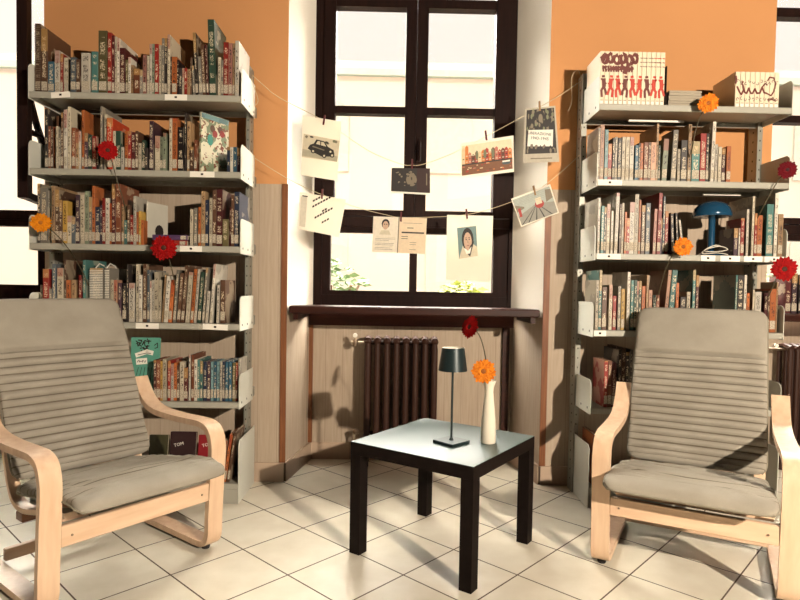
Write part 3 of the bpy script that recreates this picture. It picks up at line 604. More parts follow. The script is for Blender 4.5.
def word(parent, text, size, loc, mat, rot=(math.pi/2, 0, 0), name='lettering', ext=.0002):
    cu = bpy.data.curves.new(name, 'FONT'); cu.body = text; cu.size = size; cu.extrude = ext; cu.resolution_u = 2
    t = bpy.data.objects.new('tmp', cu); COL.objects.link(t); dg = bpy.context.evaluated_depsgraph_get(); dg.update()
    me = bpy.data.meshes.new_from_object(t.evaluated_get(dg)); bpy.data.objects.remove(t)
    me.materials.clear(); me.materials.append(mat); o = bpy.data.objects.new(name, me); COL.objects.link(o)
    o.location = loc; o.rotation_euler = rot
    if parent: o.parent = parent
    return o
def dr_dark(m, w, h): q(m, w*.5, h*.45, w*.5, .004, CARD, 12); stroke(m, [(w*.55, .06), (w*.7, .085), (w*.8, .065), (w*.62,.05)], .004, CARD)
BK6 = 'books on the bottom shelf of the left bookcase'
a = facing(-1.20, -1.108, 2.89, SHZ[5], .215, .018, plain('olive_black_cover', (58, 56, 34), .4), 'olive-black album facing out at the bottom of the left bookcase', dr_dark, BK6, -8)
b = facing(-1.098, -.97, 2.89, SHZ[5], .232, .018, plain('near_black_cover', (44, 22, 24), .4), 'near-black album with white curved title on the bottom shelf', dr_dark, BK6, -8)
c = facing(-.958, -.85, 2.89, SHZ[5], .218, .018, plain('crimson_cover', (136, 22, 32), .4), 'crimson album facing out on the bottom shelf of the left bookcase', dr_dark, BK6, -8)
for o, x in ((b, .022), (c, .02)):
    word(o, 'TOM', .022, (x, -.001, .158), CARD, (math.pi/2, R(-14), 0)); 

# comic sets on the top shelf of the right bookcase
BRN = plain('brown_spine_ink', (104, 44, 34), .6); REDI = plain('red_spine_ink', (190, 58, 36), .6); GRYI = plain('grey_spine_ink', (140, 120, 100), .6)
SPN = plain('cream_comic_cover', (236, 218, 188), .5, var=.04)
def comic_set(x0, x1, n, h, strokes, figs, group, labelf, d=.205):
    w = (x1-x0)/n; z = SHZ[0]+.0006; prints = [[] for _ in range(n)]
    def put(pts, wd, mat):
        for a, b in zip(pts, pts[1:]):
            L = math.hypot(b[0]-a[0], b[1]-a[1]); k = max(1, int(L/(w*.35)))
            for j in range(k):
                p = (a[0]+(b[0]-a[0])*j/k, a[1]+(b[1]-a[1])*j/k); r = (a[0]+(b[0]-a[0])*(j+1)/k, a[1]+(b[1]-a[1])*(j+1)/k)
                i = min(n-1, max(0, int((p[0]+r[0])/2/w))); prints[i].append((p, r, wd, mat))
    for pts, wd, mat in strokes: put(pts, wd, mat)
    for i in range(figs):   # running figures, two strokes each for arms and legs
        cx = (i+.5)*(x1-x0)/figs; s = 1 if i % 2 else -1; u = w*1.1; mat = REDI if i % 3 else BRN
        put([(cx,.122),(cx-.002*s,.088)], .013, mat); put([(cx+.002*s,.132),(cx+.0025*s,.138)], .010, mat)
        put([(cx-u*.5*s,.100),(cx,.108),(cx+u*.45*s,.124)], .006, mat); put([(cx-.001*s,.088),(cx+u*.4*s,.068),(cx+u*.3*s,.038)], .008, mat); put([(cx-.001*s,.088),(cx-u*.35*s,.07),(cx-u*.6*s,.048)], .008, mat)
    for i in range(n):
        t = .0015; ww = w-.0016
        m = MB(); m.box((0,0,0),(ww,.003,h), SPN, ch=.001); m.box((0,.003,0),(t,d,h), SPN); m.box((ww-t,.003,0),(ww,d,h), SPN)
        for j, (p, r, wd, mat) in enumerate(prints[i]):
            L = math.hypot(r[0]-p[0], r[1]-p[1]); cx = min(max((p[0]+r[0])/2-i*w, .001), ww-.001)
            q(m, cx, (p[1]+r[1])/2, min(L+wd*.5, ww), wd*1.45, mat, math.degrees(math.atan2(r[1]-p[1], r[0]-p[0])), -.0003-j*1e-5)
        q(m, ww/2, .012, ww*.7, .014, CARD, 0, -.0003); q(m, ww/2, .022, ww*.6, .002, INK, 0, -.0005)
        o = m.build('comic_volume', None, (x0+i*w, YF+.02, z), recalc=False); tag(o, labelf(i, n), 'comic book', group)
        m = MB(); m.box((t+.0001,.003,.002),(ww-t-.0001,d-.003,h-.002), PAGES); m.build('page_block', o, recalc=False)
S1 = []
def loop(cx, cz, rx, rz, a0=0, a1=330, n=9): return [(cx+rx*math.cos(R(a0+(a1-a0)*k/n)), cz+rz*math.sin(R(a0+(a1-a0)*k/n))) for k in range(n+1)]
for cx, rx, cz in ((.022,.015,.218),(.05,.016,.222),(.082,.017,.216),(.112,.014,.222),(.142,.017,.214),(.168,.012,.222)): S1.append((loop(cx, cz, rx, .021, 30+cx*900, 350+cx*900), .009, BRN)); S1.append(([(cx-.004,cz+.028),(cx+.006,cz),(cx-.002,cz-.026)], .005, BRN))
S1.append(([(.0,.222),(.025,.238),(.01,.20)], .008, BRN)); S1.append(([(.10,.20),(.112,.17),(.13,.178),(.13,.205)], .008, BRN))
for k in range(12): S1.append(([(.012+k*.0125,.185),(.015+k*.0125,.158)], .006, BRN)); S1.append((loop(.016+k*.0125,.173,.005,.009,k*50,k*50+260,5), .0045, BRN))
S1.append(([(.112,.16),(.128,.156)], .014, BRN))
for k, c in ((0, REDI), (1, BRN), (2, GRYI)):
    for j in range(9): S1.append(([(.192+j*.0135,.226-k*.02),(.202+j*.0135,.224-k*.02)], .003, c if j > 4 else GRYI))
def lf1(i, n):
    if i == 0: return 'cream comic at the left end of the taller set on top shelf'
    if i == n-1: return 'cream comic at the right end of the taller set, beside black bookend'
    return 'cream comic, %s from the left in the taller set with red running figures' % nth(i)
comic_set(.972, 1.286, 14, .255, S1, 9, 'taller set of comics on the right bookcase', lf1)
S2 = [([(.0,.15),(.004,.13),(.0,.115)], .006, BRN), ([(.008,.10),(.02,.075),(.03,.062),(.04,.085),(.035,.11),(.045,.075),(.055,.068),(.065,.095),(.075,.07),(.085,.07),(.095,.092),(.105,.07),(.12,.072),(.13,.10),(.14,.075),(.155,.07)], .006, BRN),
      ([(.155,.07),(.175,.06),(.19,.085),(.195,.12),(.185,.145),(.165,.148),(.155,.13)], .005, BRN), ([(.13,.10),(.145,.118),(.155,.11)], .005, BRN), ([(.03,.11),(.035,.125)], .006, BRN), ([(.16,.04),(.18,.044),(.2,.036)], .007, BRN)]
for k in range(11): S2.append((loop(.012+k*.019, .128-.006*(k % 3), .006, .006, k*40, k*40+230, 5), .0025, GRYI)); S2.append((loop(.012+k*.019, .04+.005*(k % 2), .005, .008, k*70, k*70+250, 5), .0025, GRYI))
def lf2(i, n):
    if i == 0: return 'cream comic at the left end of the shorter set with brown lettering'
    if i == n-1: return 'cream comic at the right end of the shorter set, by end plate'
    return 'cream comic, %s from the left in the shorter set with brown lettering' % nth(i)
comic_set(1.63, 1.845, 9, .172, S2, 0, 'shorter set of comics on the right bookcase', lf2)
m = MB(); m.box((1.290, 2.866, SHZ[0]+.001), (1.2935, 3.0, SHZ[0]+.19), INK, ch=.001); m.box((1.2936, 2.872, SHZ[0]+.001), (1.301, 3.0, SHZ[0]+.003), INK)
tag(m.build('bookend'), 'black metal bookend against the taller comic set', 'bookend')
for k in range(3):
    m = MB(); w, d, t = .168-.006*k, .2, .024; mt = plain('grey_box_board', (170, 158, 138), .7)
    m.box((0,0,0),(w,d,t*.55), mt, ch=.001); o = m.build('flat_box', None, (1.306+.002*k, 2.872, SHZ[0]+.001+k*.0255))
    m2 = MB(); m2.box((-.001,-.001,t*.56),(w+.001,d+.001,t), mt, ch=.001); m2.build('lid', o)
    tag(o, ['lowest', 'middle', 'topmost'][k]+' of three flat grey boxes stacked beside the taller comic set', 'box', 'flat grey boxes on the top shelf')
m = MB(); m.box((0,0,0),(.09,.12,.07), plain('dark_box_board', (48, 34, 28), .7), ch=.002); o = m.build('storage_box', None, (1.495, 2.98, SHZ[0]+.001)); m = MB(); m.box((-.002,-.002,.0702),(.092,.122,.09), plain('dark_box_board', (48, 34, 28), .7), ch=.002); m.build('lid', o)
tag(o, 'dark box behind the orange gerbera on the top shelf', 'box')
# books on the right window sill
for k, (x, c, h) in enumerate(((2.20, 'maroon', .21), (2.235, 'purple', .225), (2.275, 'black', .215), (2.315, 'maroon', .22), (2.35, 'brown', .205))):
    o = make_book(x, 3.30, ZS+.0006, .031, h, .15, c)
    tag(o, ['leftmost dark maroon', 'dark purple', 'black', 'second dark maroon', 'rightmost brown'][k]+' book standing on the sill of the right window', 'book', 'books on the right window sill')

# blue lamp on the third shelf
root = tag(empty('table_lamp', (1.588, 2.965, SHZ[2]+.001)), 'blue mushroom-shaped table lamp on the third shelf of right bookcase', 'lamp')
m = MB(); m.lathe([(0.001,0),(.062,0),(.064,.006),(.05,.014),(.02,.02),(.014,.03),(.001,.03)], (0,0,0), BLUE, 32); m.build('base', root)
m = MB(); m.lathe([(.014,.028),(.016,.06),(.016,.19),(.02,.2)], (0,0,0), BLUE, 20); m.build('stem', root)
m = MB(); m.lathe([(.088,.198),(.091,.205),(.089,.217),(.081,.24),(.063,.26),(.035,.272),(.001,.276)], (0,0,0), BLUE, 40); m.lathe([(.001,.20),(.085,.199)], (0,0,0), LAMPIN, 40, caps=False); m.build('lamp_shade', root)
m = MB()
m.tube(bez([(.045,-.075,.006),(-.01,-.085,.012),(-.08,-.075,.008),(-.06,-.07,.03),(0,-.08,.045),(.04,-.08,.03),(-.02,-.085,.018),(-.075,-.08,.022),(-.02,-.075,.05),(.03,-.07,.04)]), .0022, CABLE, 6); m.build('cable', root)

# ------------------------------------------------------------------ radiator
root = tag(empty('radiator', (.045, 3.54, 0)), 'dark brown cast-iron column radiator under the central window', 'radiator')
for k in range(8):
    m = MB(); x = -.198+k*.0565
    for yy in (-.055, 0, .055):
        m.tube([(x, yy, .19), (x, yy, .22), (x, yy, .70), (x, yy, .735)], [.016, .0195, .0195, .016], RADM, 12)
    for zz in (.175, .745):
        m.tube([(x, -.072, zz), (x, -.062, zz+(.004 if zz > .5 else -.004)), (x, .0, zz+(.012 if zz > .5 else 0)), (x, .062, zz), (x, .072, zz)], [.010, .022, .023, .022, .010], RADM, 12)
    if k in (0, 7):
        for yy in (-.05, .05): m.tube([(x, yy, .0), (x, yy, .175)], [.014, .012], RADM, 8)
    m.build('radiator_section', root)
m = MB(); m.tube([(-.205,0,.735),(.195,0,.735)], .012, RADM); m.build('connecting_pipe', root); m = MB(); m.tube([(-.205,0,.19),(.195,0,.19)], .012, RADM); m.build('connecting_pipe', root); m = MB(); m.lathe([(.001,0),(.016,0),(.016,.012),(.001,.014)], (0,0,0), RADM, 12, Matrix.Translation((.205,0,.735)) @ Matrix.Rotation(R(90), 4, 'Y')); m.build('end_plug', root)
v = MB(); v.tube([(-.215,-.01,.735),(-.30,-.01,.735)], .008, BRASS); v.lathe([(.001,-.02),(.016,-.02),(.018,0),(.016,.02),(.001,.02)], (-.275,-.01,.735), STEEL, 16); v.tube([(-.275,-.01,.75),(-.275,-.01,.775)], .007, BRASS)
v.lathe([(.001,0),(.013,0),(.013,.012),(.001,.014)], (0,0,0), CARD, 14, Matrix.Translation((-.275,-.032,.78)) @ Matrix.Rotation(R(90), 4, 'X')); v.build('valve', root)
v = MB(); v.tube([(-.215,0,.19),(-.27,0,.19),(-.275,0,.18),(-.275,0,0)], .008, BRASS); v.lathe([(.001,0),(.016,0),(.018,.014),(.001,.03)], (0,0,0), STEEL, 14, Matrix.Translation((-.262,-.01,.20)) @ Matrix.Rotation(R(90), 4, 'X')); v.build('lower_pipe', root)
# radiator glimpsed under the right window
root = tag(empty('radiator', (2.63, 3.54, 0)), 'dark brown radiator under the right window, partly behind the armchair', 'radiator')
for k in range(12):
    m = MB(); x = -.26+k*.0435
    for yy in (-.05, .05): m.tube([(x, yy, .17), (x, yy, .22), (x, yy, .70), (x, yy, .74)], [.014, .0145, .0145, .014], RADM, 8)
    m.tube([(x,-.06,.745),(x,0,.757),(x,.06,.745)], .018, RADM, 8); m.tube([(x,-.06,.175),(x,.06,.175)], .018, RADM, 8)
    if k in (0, 11): m.tube([(x, 0, .0), (x, 0, .17)], .014, RADM, 8)
    m.build('radiator_section', root)
m = MB(); m.tube([(-.26,0,.735),(-.36,0,.735)], .008, STEEL); m.lathe([(.001,0),(.012,0),(.012,.01),(.001,.012)], (0,0,0), CARD, 14, Matrix.Translation((-.35,-.05,.76)) @ Matrix.Rotation(R(90), 4, 'X')); m.tube([(-.26,0,.19),(.22,0,.19)], .01, RADM); m.build('valve', root)

# ------------------------------------------------------------------ coffee table, lamp, vase
root = tag(empty('coffee_table', (.28386, 2.02244, 0), .95476), 'square black-brown coffee table standing between the two armchairs', 'table')
m = MB(); m.box((0,0,.40),(.55,.55,.448), BLACKW); m.box((0,0,.448),(.55,.55,.45), TOPSHEEN); m.build('tabletop', root)
for a, b in ((0,0),(.5,0),(.5,.5),(0,.5)):
    m = MB(); m.box((a,b,0),(a+.05,b+.05,.3995), BLACKW, ch=.001); m.build('leg', root)
root = tag(empty('table_lamp', (.236, 2.335, .4505), R(3)), 'small dark cordless lamp with conical shade on the coffee table', 'lamp')
m = MB(); M = Matrix.Rotation(R(40), 4, 'Z'); m.box((-.052,-.052,0),(.052,.052,.012), LAMPD, M, ch=.001); m.build('base', root)
m = MB(); m.tube([(0,0,.012),(0,0,.30)], .0045, LAMPD, 10); m.lathe([(.010,.012),(.006,.022),(.001,.024)], (0,0,0), LAMPD, 14); m.build('pole', root)
m = MB(); m.lathe([(.0575,.29),(.0445,.381)], (0,0,0), LAMPD, 40, caps=False); m.lathe([(.0435,.381),(.0565,.29)], (0,0,0), LAMPIN, 40, caps=False); m.lathe([(.0435,.381),(.0445,.381)], (0,0,0), LAMPIN, 40, caps=False); m.build('lamp_shade', root)
m = MB(); m.lathe([(.001,.374),(.0432,.374)], (0,0,0), LAMPIN, 32, caps=False); m.lathe([(.001,.30),(.02,.30),(.02,.31),(.001,.311)], (0,0,0), LAMPIN, 20); m.build('diffuser', root)
root = tag(empty('vase', (.385, 2.35, .4505)), 'slender cream ceramic bud vase on the coffee table holding two gerberas', 'vase')
m = MB(); pr = [(.001,0),(.029,0),(.031,.004),(.0305,.04),(.0275,.10),(.021,.17),(.017,.205),(.0185,.22),(.024,.238),(.0285,.25),(.0255,.25),(.020,.237),(.0145,.22),(.0135,.20),(.0155,.16),(.001,.12)]
m.lathe(pr, (0,0,0), CERAM, 36); m.build('vase_body', root)

# ------------------------------------------------------------------ gerberas
def gerbera(label, head, stem, rad, col, face, group='gerberas dotted around the room'):
    """head: centre of the bloom; stem: points from the bloom down; face: direction the bloom looks"""
    root = tag(empty('gerbera', head), label, 'flower', group); c = Vector(head); fd = Vector(face).normalized()
    Q = fd.to_track_quat('Z', 'Y').to_matrix().to_4x4(); rr = random.Random(int(abs(head[0])*1e4)+3)
    base = plain('petal_'+col, {'red': (156, 8, 8), 'orange': (232, 134, 36), 'yellow': (222, 134, 20), 'dark_red': (104, 12, 22)}[col], .7, var=.25, scale=30, spec=.15)
    dark = plain('petal_shade_'+col, {'red': (138, 10, 10), 'orange': (214, 110, 26), 'yellow': (206, 118, 16), 'dark_red': (96, 12, 24)}[col], .7, var=.2, scale=30, spec=.15)
    m = MB()
    for layer, (n, L0, lift) in enumerate(((20, 1.0, .10), (18, .84, .24), (13, .5, .5))):
        for k in range(n):
            a = 2*math.pi*(k+.5*layer)/n+rr.uniform(-.06,.06); L = rad*L0*rr.uniform(.9,1.04); wd = rad*(.19 if layer < 2 else .13)
            v = []; f = []; S = 6
            for s in range(S+1):
                t = s/S; r_ = rad*.12+(L-rad*.12)*t; ww = wd*math.sin(math.pi*min(1, .16+t*.74))**.7*(1 if s < S else .45)
                zz = lift*rad*(t*.9-.75*t*t)+layer*.04*rad+rr.uniform(-.01,.01)*rad
                for u in (-1, 0, 1): v.append((r_*math.cos(a)-u*ww*math.sin(a), r_*math.sin(a)+u*ww*math.cos(a), zz+abs(u)*wd*.25))
            for s in range(S):
                for u in (0, 1): i = s*3+u; f.append((i, i+3, i+4, i+1))
            m.add(v, f, base if (k+layer) % 3 else dark, True, Q)
    m.build('petals', root, recalc=False)
    m = MB(); m.lathe([(rad*.27,0),(rad*.28,rad*.1),(rad*.2,rad*.17),(.0005,rad*.18)], (0,0,0), plain('centre_'+col, {'red': (70, 30, 14), 'orange': (150, 84, 24), 'yellow': (170, 96, 14), 'dark_red': (56, 14, 16)}[col], .8, var=.4, scale=120), 16, Q); m.build('flower_centre', root)
    m = MB(); P = [Vector((0,0,0))-fd*rad*.10]+[Vector(p)-c for p in stem]; m.tube(bez([tuple(p) for p in P], 8), .0024, STEM, 7); m.lathe([(.003,-rad*.28),(rad*.2,-rad*.08),(rad*.26,0)], (0,0,0), STEM, 12, Q, caps=False); m.build('stem', root)
    return root
gerbera('red gerbera facing out in front of second shelf of the left bookcase', (-1.343,2.79,1.679), [(-1.334,2.81,1.63),(-1.318,2.825,1.55),(-1.303,2.85,1.47),(-1.30,2.90,1.38)], .047, 'red', (.25,-1,.05))
gerbera('yellow-orange gerbera at the left end of the left bookcase, third shelf', (-1.654,2.79,1.339), [(-1.63,2.82,1.315),(-1.58,2.825,1.265),(-1.53,2.825,1.20),(-1.49,2.84,1.12),(-1.475,2.87,1.05)], .046, 'yellow', (.35,-1,.05))
gerbera('large red gerbera hanging at the third shelf edge beside the flat books', (-1.082,2.79,1.233), [(-1.075,2.82,1.20),(-1.06,2.83,1.13),(-1.055,2.86,1.06)], .060, 'red', (.1,-1,.0))
gerbera('orange gerbera on the top shelf edge of the right bookcase', (1.457,2.79,1.957), [(1.44,2.82,1.91),(1.42,2.83,1.83),(1.418,2.85,1.76),(1.42,2.9,1.70)], .046, 'orange', (-.35,-1,-.15))
gerbera('orange gerbera at the third shelf edge in front of the blue lamp', (1.361,2.79,1.283), [(1.33,2.82,1.25),(1.30,2.825,1.18),(1.285,2.84,1.10),(1.278,2.87,1.02)], .046, 'orange', (-.2,-1,-.05))
gerbera('small dark red gerbera at the right end of the right bookcase', (1.845,2.79,1.655), [(1.83,2.82,1.62),(1.80,2.83,1.56),(1.775,2.85,1.49),(1.77,2.9,1.42)], .043, 'dark_red', (-.5,-1,-.2))
gerbera('bright red gerbera at the right end below the third shelf', (1.841,2.78,1.186), [(1.835,2.82,1.15),(1.825,2.84,1.09),(1.82,2.88,1.02)], .060, 'red', (-.3,-1,-.05))
gerbera('red gerbera with curved stem standing in the cream vase', (.304,2.345,.913), [(.318,2.345,.908),(.345,2.347,.872),(.366,2.35,.80),(.378,2.35,.71),(.384,2.35,.60)], .047, 'red', (-.75,-.55,.25), 'gerberas in the vase')
gerbera('orange gerbera resting at the mouth of the cream vase', (.356,2.318,.742), [(.368,2.333,.728),(.382,2.343,.702),(.390,2.346,.66),(.392,2.346,.62)], .050, 'orange', (-.25,-1,.1), 'gerberas in the vase')

# ------------------------------------------------------------------ bentwood armchairs
def arc_path(): return bez([(.50,.024),(.34,.024),(.18,.024),(.10,.024),(.05,.032),(.024,.066),(.019,.15),(.008,.30),(.000,.40),(.004,.45),(.026,.490),(.072,.507),(.14,.508),(.26,.506),(.38,.510),(.46,.526),(.515,.560),(.552,.602),(.578,.640)], 6)
SEATP = bez([(-.122,.352),(-.07,.374),(.05,.372),(.18,.348),(.30,.328),(.385,.322)], 14)
BACKP = bez([(.395,.345),(.425,.39),(.475,.50),(.54,.66),(.61,.82),(.675,.945),(.700,.990)], 14)
def resamp(P, step):
    out = [P[0]]; acc = 0
    L = [0]
    for a, b in zip(P, P[1:]): L.append(L[-1]+math.dist(a, b))
    n = max(2, int(L[-1]/step)); res = []; j = 0
    for k in range(n+1):
        s = L[-1]*k/n
        while j < len(L)-2 and L[j+1] < s: j += 1
        t = (s-L[j])/max(1e-9, L[j+1]-L[j]); res.append(tuple(a+(b-a)*t for a, b in zip(P[j], P[j+1])))
    return res, L[-1]
def cushion(P, hw, T, ribs0, ribs1, pitch, amp, seed, xs=0, wr=.0025, taper0=.03, taper1=.03, puff=None, seam=None):
    pts, L = resamp(P, .0048); n = len(pts); ring = 40; v = []; f = []; rr = random.Random(seed)
    ph = [rr.uniform(0, 6.28) for _ in range(8)]
    for i, (b, z) in enumerate(pts):
        a0 = pts[max(i-1,0)]; b0 = pts[min(i+1,n-1)]; dy, dz = b0[0]-a0[0], b0[1]-a0[1]; l = math.hypot(dy, dz); ny, nz = -dz/l, dy/l
        s = L*i/(n-1); e = 1.0
        if s < taper0: e = math.sqrt(max(0, 1-(1-s/taper0)**2))
        if L-s < taper1: e = min(e, math.sqrt(max(0, 1-(1-(L-s)/taper1)**2)))
        e = max(e, .10)
        cr = .045; h = hw
        for ss in (s, L-s):
            if ss < cr: h = min(h, hw-cr+math.sqrt(max(0, cr*cr-(cr-ss)**2)))
        th = T*(puff(s/L) if puff else 1)*e
        rb = 0
        if ribs0 <= s <= ribs1: rb = amp*(1-abs(math.sin(math.pi*(s-ribs0)/pitch))**.7)
        if seam is not None and abs(s-seam) < .009: rb = max(rb, amp*1.5*(1-abs(s-seam)/.009))
        for k in range(ring):
            ph_ = 2*math.pi*k/ring; c, q_ = math.cos(ph_), math.sin(ph_)
            x = h*math.copysign(abs(c)**.42, c); o = th/2*math.copysign(abs(q_)**.6, q_)
            o *= 1+.0
            fall = min(1, (1-abs(x)/hw)*9)
            if o: o -= math.copysign(rb*fall, o)
            o += wr*(math.sin(x*31+s*17+ph[0])*math.sin(s*43+ph[1]+x*9)+.6*math.sin(x*67+ph[2]-s*23)*math.sin(s*71+ph[3]))*e*(1 if q_ > 0 else .3)
            v.append((x+xs, b+ny*o, z+nz*o))
    for i in range(n-1):
        for k in range(ring): f.append((i*ring+k, i*ring+(k+1)%ring, (i+1)*ring+(k+1)%ring, (i+1)*ring+k))
    f.append(tuple(range(ring))); f.append(tuple(range((n-1)*ring, n*ring))[::-1])
    m = MB(); m.add(v, f, FAB, True); sk = m.mi(FABSHADE)
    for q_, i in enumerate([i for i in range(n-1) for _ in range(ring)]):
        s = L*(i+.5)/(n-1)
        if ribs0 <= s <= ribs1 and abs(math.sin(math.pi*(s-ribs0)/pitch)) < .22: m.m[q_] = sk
    # piping round the outline, lying on the lower edge
    side = []
    for xx in (hw, -hw):
        row = []
        for i in range(2, n-2, 4):
            a0 = pts[i-1]; b0 = pts[i+1]; dy, dz = b0[0]-a0[0], b0[1]-a0[1]; l = math.hypot(dy, dz); s = L*i/(n-1); h = hw
            for ss in (s, L-s):
                if ss < .045: h = min(h, hw-.045+math.sqrt(max(0, .045**2-(.045-ss)**2)))
            o = -T*.12; row.append((math.copysign(h*1.002, xx)+xs, pts[i][0]-dz/l*o, pts[i][1]+dy/l*o))
        side.append(row)
    return m, side[0]+side[1][::-1]
def armchair(loc, yaw, label, xs, seed):
    root = tag(empty('armchair', loc, yaw), label, 'armchair', 'bentwood armchairs')
    for sg in (-1, 1):
        m = MB(); a, b = (sg*.307-.033, sg*.307+.033); m.strip(arc_path(), a, b, .024, BIRCH)
        fr = m.build('arm_frame', root)
        for bb in (.06, .47):
            r = MB(); r.lathe([(.001,0),(.015,0),(.017,.006),(.015,.0125),(.001,.013)], (sg*.307, bb+.01, 0), RUB, 14); r.build('foot_pad', fr)
        r = MB()
        for zz in (.232, .268): r.lathe([(.001,0),(.004,0),(.0035,.002),(.001,.0025)], (0,0,0), STEEL, 10, Matrix.Translation((sg*.24, -.0005, .25)) @ Matrix.Rotation(R(90), 4, 'X')) if zz > .25 else None
        r.build('bolt', fr)
        m = MB(); rail = bez([(.012,.312),(.10,.300),(.24,.268),(.36,.248),(.432,.262),(.476,.312),(.505,.39),(.55,.51),(.62,.69),(.685,.85),(.725,.935)], 6)
        a, b = (sg*.238-.02, sg*.238+.02); m.strip(rail, a, b, .018, BIRCH); m.build('seat_rail', root)
    m = MB(); m.box((-.2735, .002, .216), (.2735, .024, .286), BIRCHX, ch=.003); m.build('front_crossbar', root)
    m = MB(); m.box((-.2735, .452, .040), (.2735, .474, .085), BIRCHX, ch=.003); m.build('rear_crossbar', root)
    m = MB(); m.box((-.2575, .03, .2875), (.2575, .085, .300), BIRCHX, ch=.002); m.build('seat_crosspiece', root)
    m = MB(); m.box((-.258, .345, .205), (.258, .40, .236), BIRCHD, ch=.002); m.build('seat_crosspiece', root)
    m = MB(); M = Matrix.Translation((0, .71, .90)) @ Matrix.Rotation(R(-22), 4, 'X'); m.box((-.218, -.006, -.04), (.218, .008, .03), BIRCHX, M, .002); m.build('back_slat', root)
    m, pip = cushion(SEATP, .273, .052, .06, .47, .030, .007, seed, xs, .0042, .034, .02, lambda t: 1+.10*math.sin(math.pi*t))
    c = m.build('seat_cushion', root, recalc=False); p = MB(); p.tube(pip+[pip[0]], .0042, FABP, 6); p.build('piping', c)
    L = resamp(BACKP, .0048)[1]
    m, pip = cushion(BACKP, .262, .046, .02, L-.225, .0315, .0145, seed+5, xs*.4, .0022, .02, .022, lambda t: 1.35 if t > .72 else 1.0+.35*max(0, (t-.66)/.06), L-.225)
    c = m.build('back_cushion', root, recalc=False); p = MB(); p.tube(pip, .0045, FABP, 6); p.build('piping', c)
    return root
armchair((-.88, 2.085, 0), .912, 'bentwood armchair with beige ribbed cushion, on the left and turned right', 0, 3)
armchair((1.068, 2.072, 0), -.503, 'bentwood armchair with beige ribbed cushion, on the right before the comics bookcase', -.012, 9)

# ------------------------------------------------------------------ strings with photographs
YP = 3.12
SU = [(-.754, 3.10, 2.15), (-.70, 3.115, 2.105), (-.613, YP, 2.041), (-.383, YP, 1.928), (-.15, YP, 1.78), (.017, YP, 1.715), (.075, YP, 1.708), (.14, YP, 1.715), (.28, YP, 1.77), (.465, YP, 1.866), (.734, YP, 2.019), (.86, YP, 2.095), (.953, 3.10, 2.16)]
SL = [(-.754, 3.10, 1.735), (-.557, YP, 1.619), (-.384, YP, 1.544), (-.2, YP, 1.482), (-.05, YP, 1.447), (.027, YP, 1.435), (.179, YP, 1.44), (.368, YP, 1.456), (.546, YP, 1.505), (.729, YP, 1.585), (.86, YP, 1.685), (.953, 3.10, 1.775)]
for P, l in ((SU, 'upper cream string stretched across the window recess between the bookcases'), (SL, 'lower cream string sagging across the window recess between the bookcases')):
    m = MB(); m.tube(bez(P, 6), .0017, STRING, 6); s = 1 if P is SU else 0
    if s: m.tube(bez([(-.754,3.10,2.15),(-.745,3.085,2.10),(-.72,3.09,2.02),(-.735,3.09,1.99)], 5), .0014, STRING, 5); m.tube(bez([(.953,3.10,2.16),(.93,3.095,2.21),(.90,3.1,2.17),(.905,3.1,2.05),(.885,3.1,2.0)], 5), .0014, STRING, 5)
    tag(m.build('string'), l, 'string', 'strings for the photos')
def peg(x, z, tilt, mat, label):
    root = tag(empty('clothes_peg', (x, YP, z)), label, 'clothes peg', 'clothes pegs'); root.rotation_euler = (0, R(tilt), 0)
    for s, n in ((-1, 'jaw'), (1, 'jaw')):
        m = MB(); m.box((-.0045, s*.0045-.0022, -.022), (.0045, s*.0045+.0022, .03), mat, Matrix.Rotation(R(s*3), 4, 'X'), .0008); m.build(n, root)
    m = MB(); m.lathe([(.003,-.006),(.003,.006)], (0,0,0), STEEL, 8, Matrix.Translation((0,0,.004)) @ Matrix.Rotation(R(90), 4, 'Y')); m.build('spring', root)
def lerp(a, b, t): return tuple(x+(y-x)*t for x, y in zip(a, b))
def bil(Q, u, v): # Q: tl,tr,br,bl in (x,z)
    return lerp(lerp(Q[3], Q[2], u), lerp(Q[0], Q[1], u), v)
class Pic:
    def __init__(s, Q, y): s.Q = Q; s.y = y; s.m = MB(); s.k = 0
    def poly(s, P, mat):
        s.k += 1; s.m.add([(lambda c: (c[0], s.y-.0012-s.k*.00003, c[1]))(bil(s.Q, u, v)) for u, v in P], [tuple(range(len(P)))], mat); return s
    def rect(s, a, b, c, d, mat): return s.poly([(a,b),(c,b),(c,d),(a,d)], mat)
    def ell(s, u, v, ru, rv, mat, n=12): return s.poly([(u+ru*math.cos(2*math.pi*k/n), v+rv*math.sin(2*math.pi*k/n)) for k in range(n)], mat)
def photo(Q, label, draw, paper=PAPER, y=YP-.003, pq=None):
    cx = sum(p[0] for p in Q)/4; cz = sum(p[1] for p in Q)/4; Q = [(a-cx, b-cz) for a, b in Q]; pq = [(a-cx, b-cz) for a, b in pq] if pq else Q
    m = MB(); n = 8; v = []; f = []
    for side in (0, 1):
        for j in range(n+1):
            for i in range(n+1):
                x, z = bil(Q, i/n, j/n); v.append((x, -.0004+side*.0008, z))
    W = n+1
    for j in range(n):
        for i in range(n):
            a = j*W+i; f.append((a, a+1, a+W+1, a+W)); b = a+W*W; f.append((b, b+W, b+W+1, b+1))
    m.add(v, f, paper); e = []
    c4 = [0, n, W*W-1, W*n]
    for k in range(4):
        a, b = c4[k], c4[(k+1)%4]; e.append((a, a+W*W, b+W*W, b))
    m.add(v, e, paper)
    o = m.build('photo_print', None, (cx, y, cz), recalc=False); tag(o, label, 'photo', 'photos pegged on the strings')
    P = Pic(pq, 0); draw(P); P.m.build('printed_picture', o, recalc=False); return o
c_ = lambda n, r: plain(n, r, .6, var=.15, scale=60)
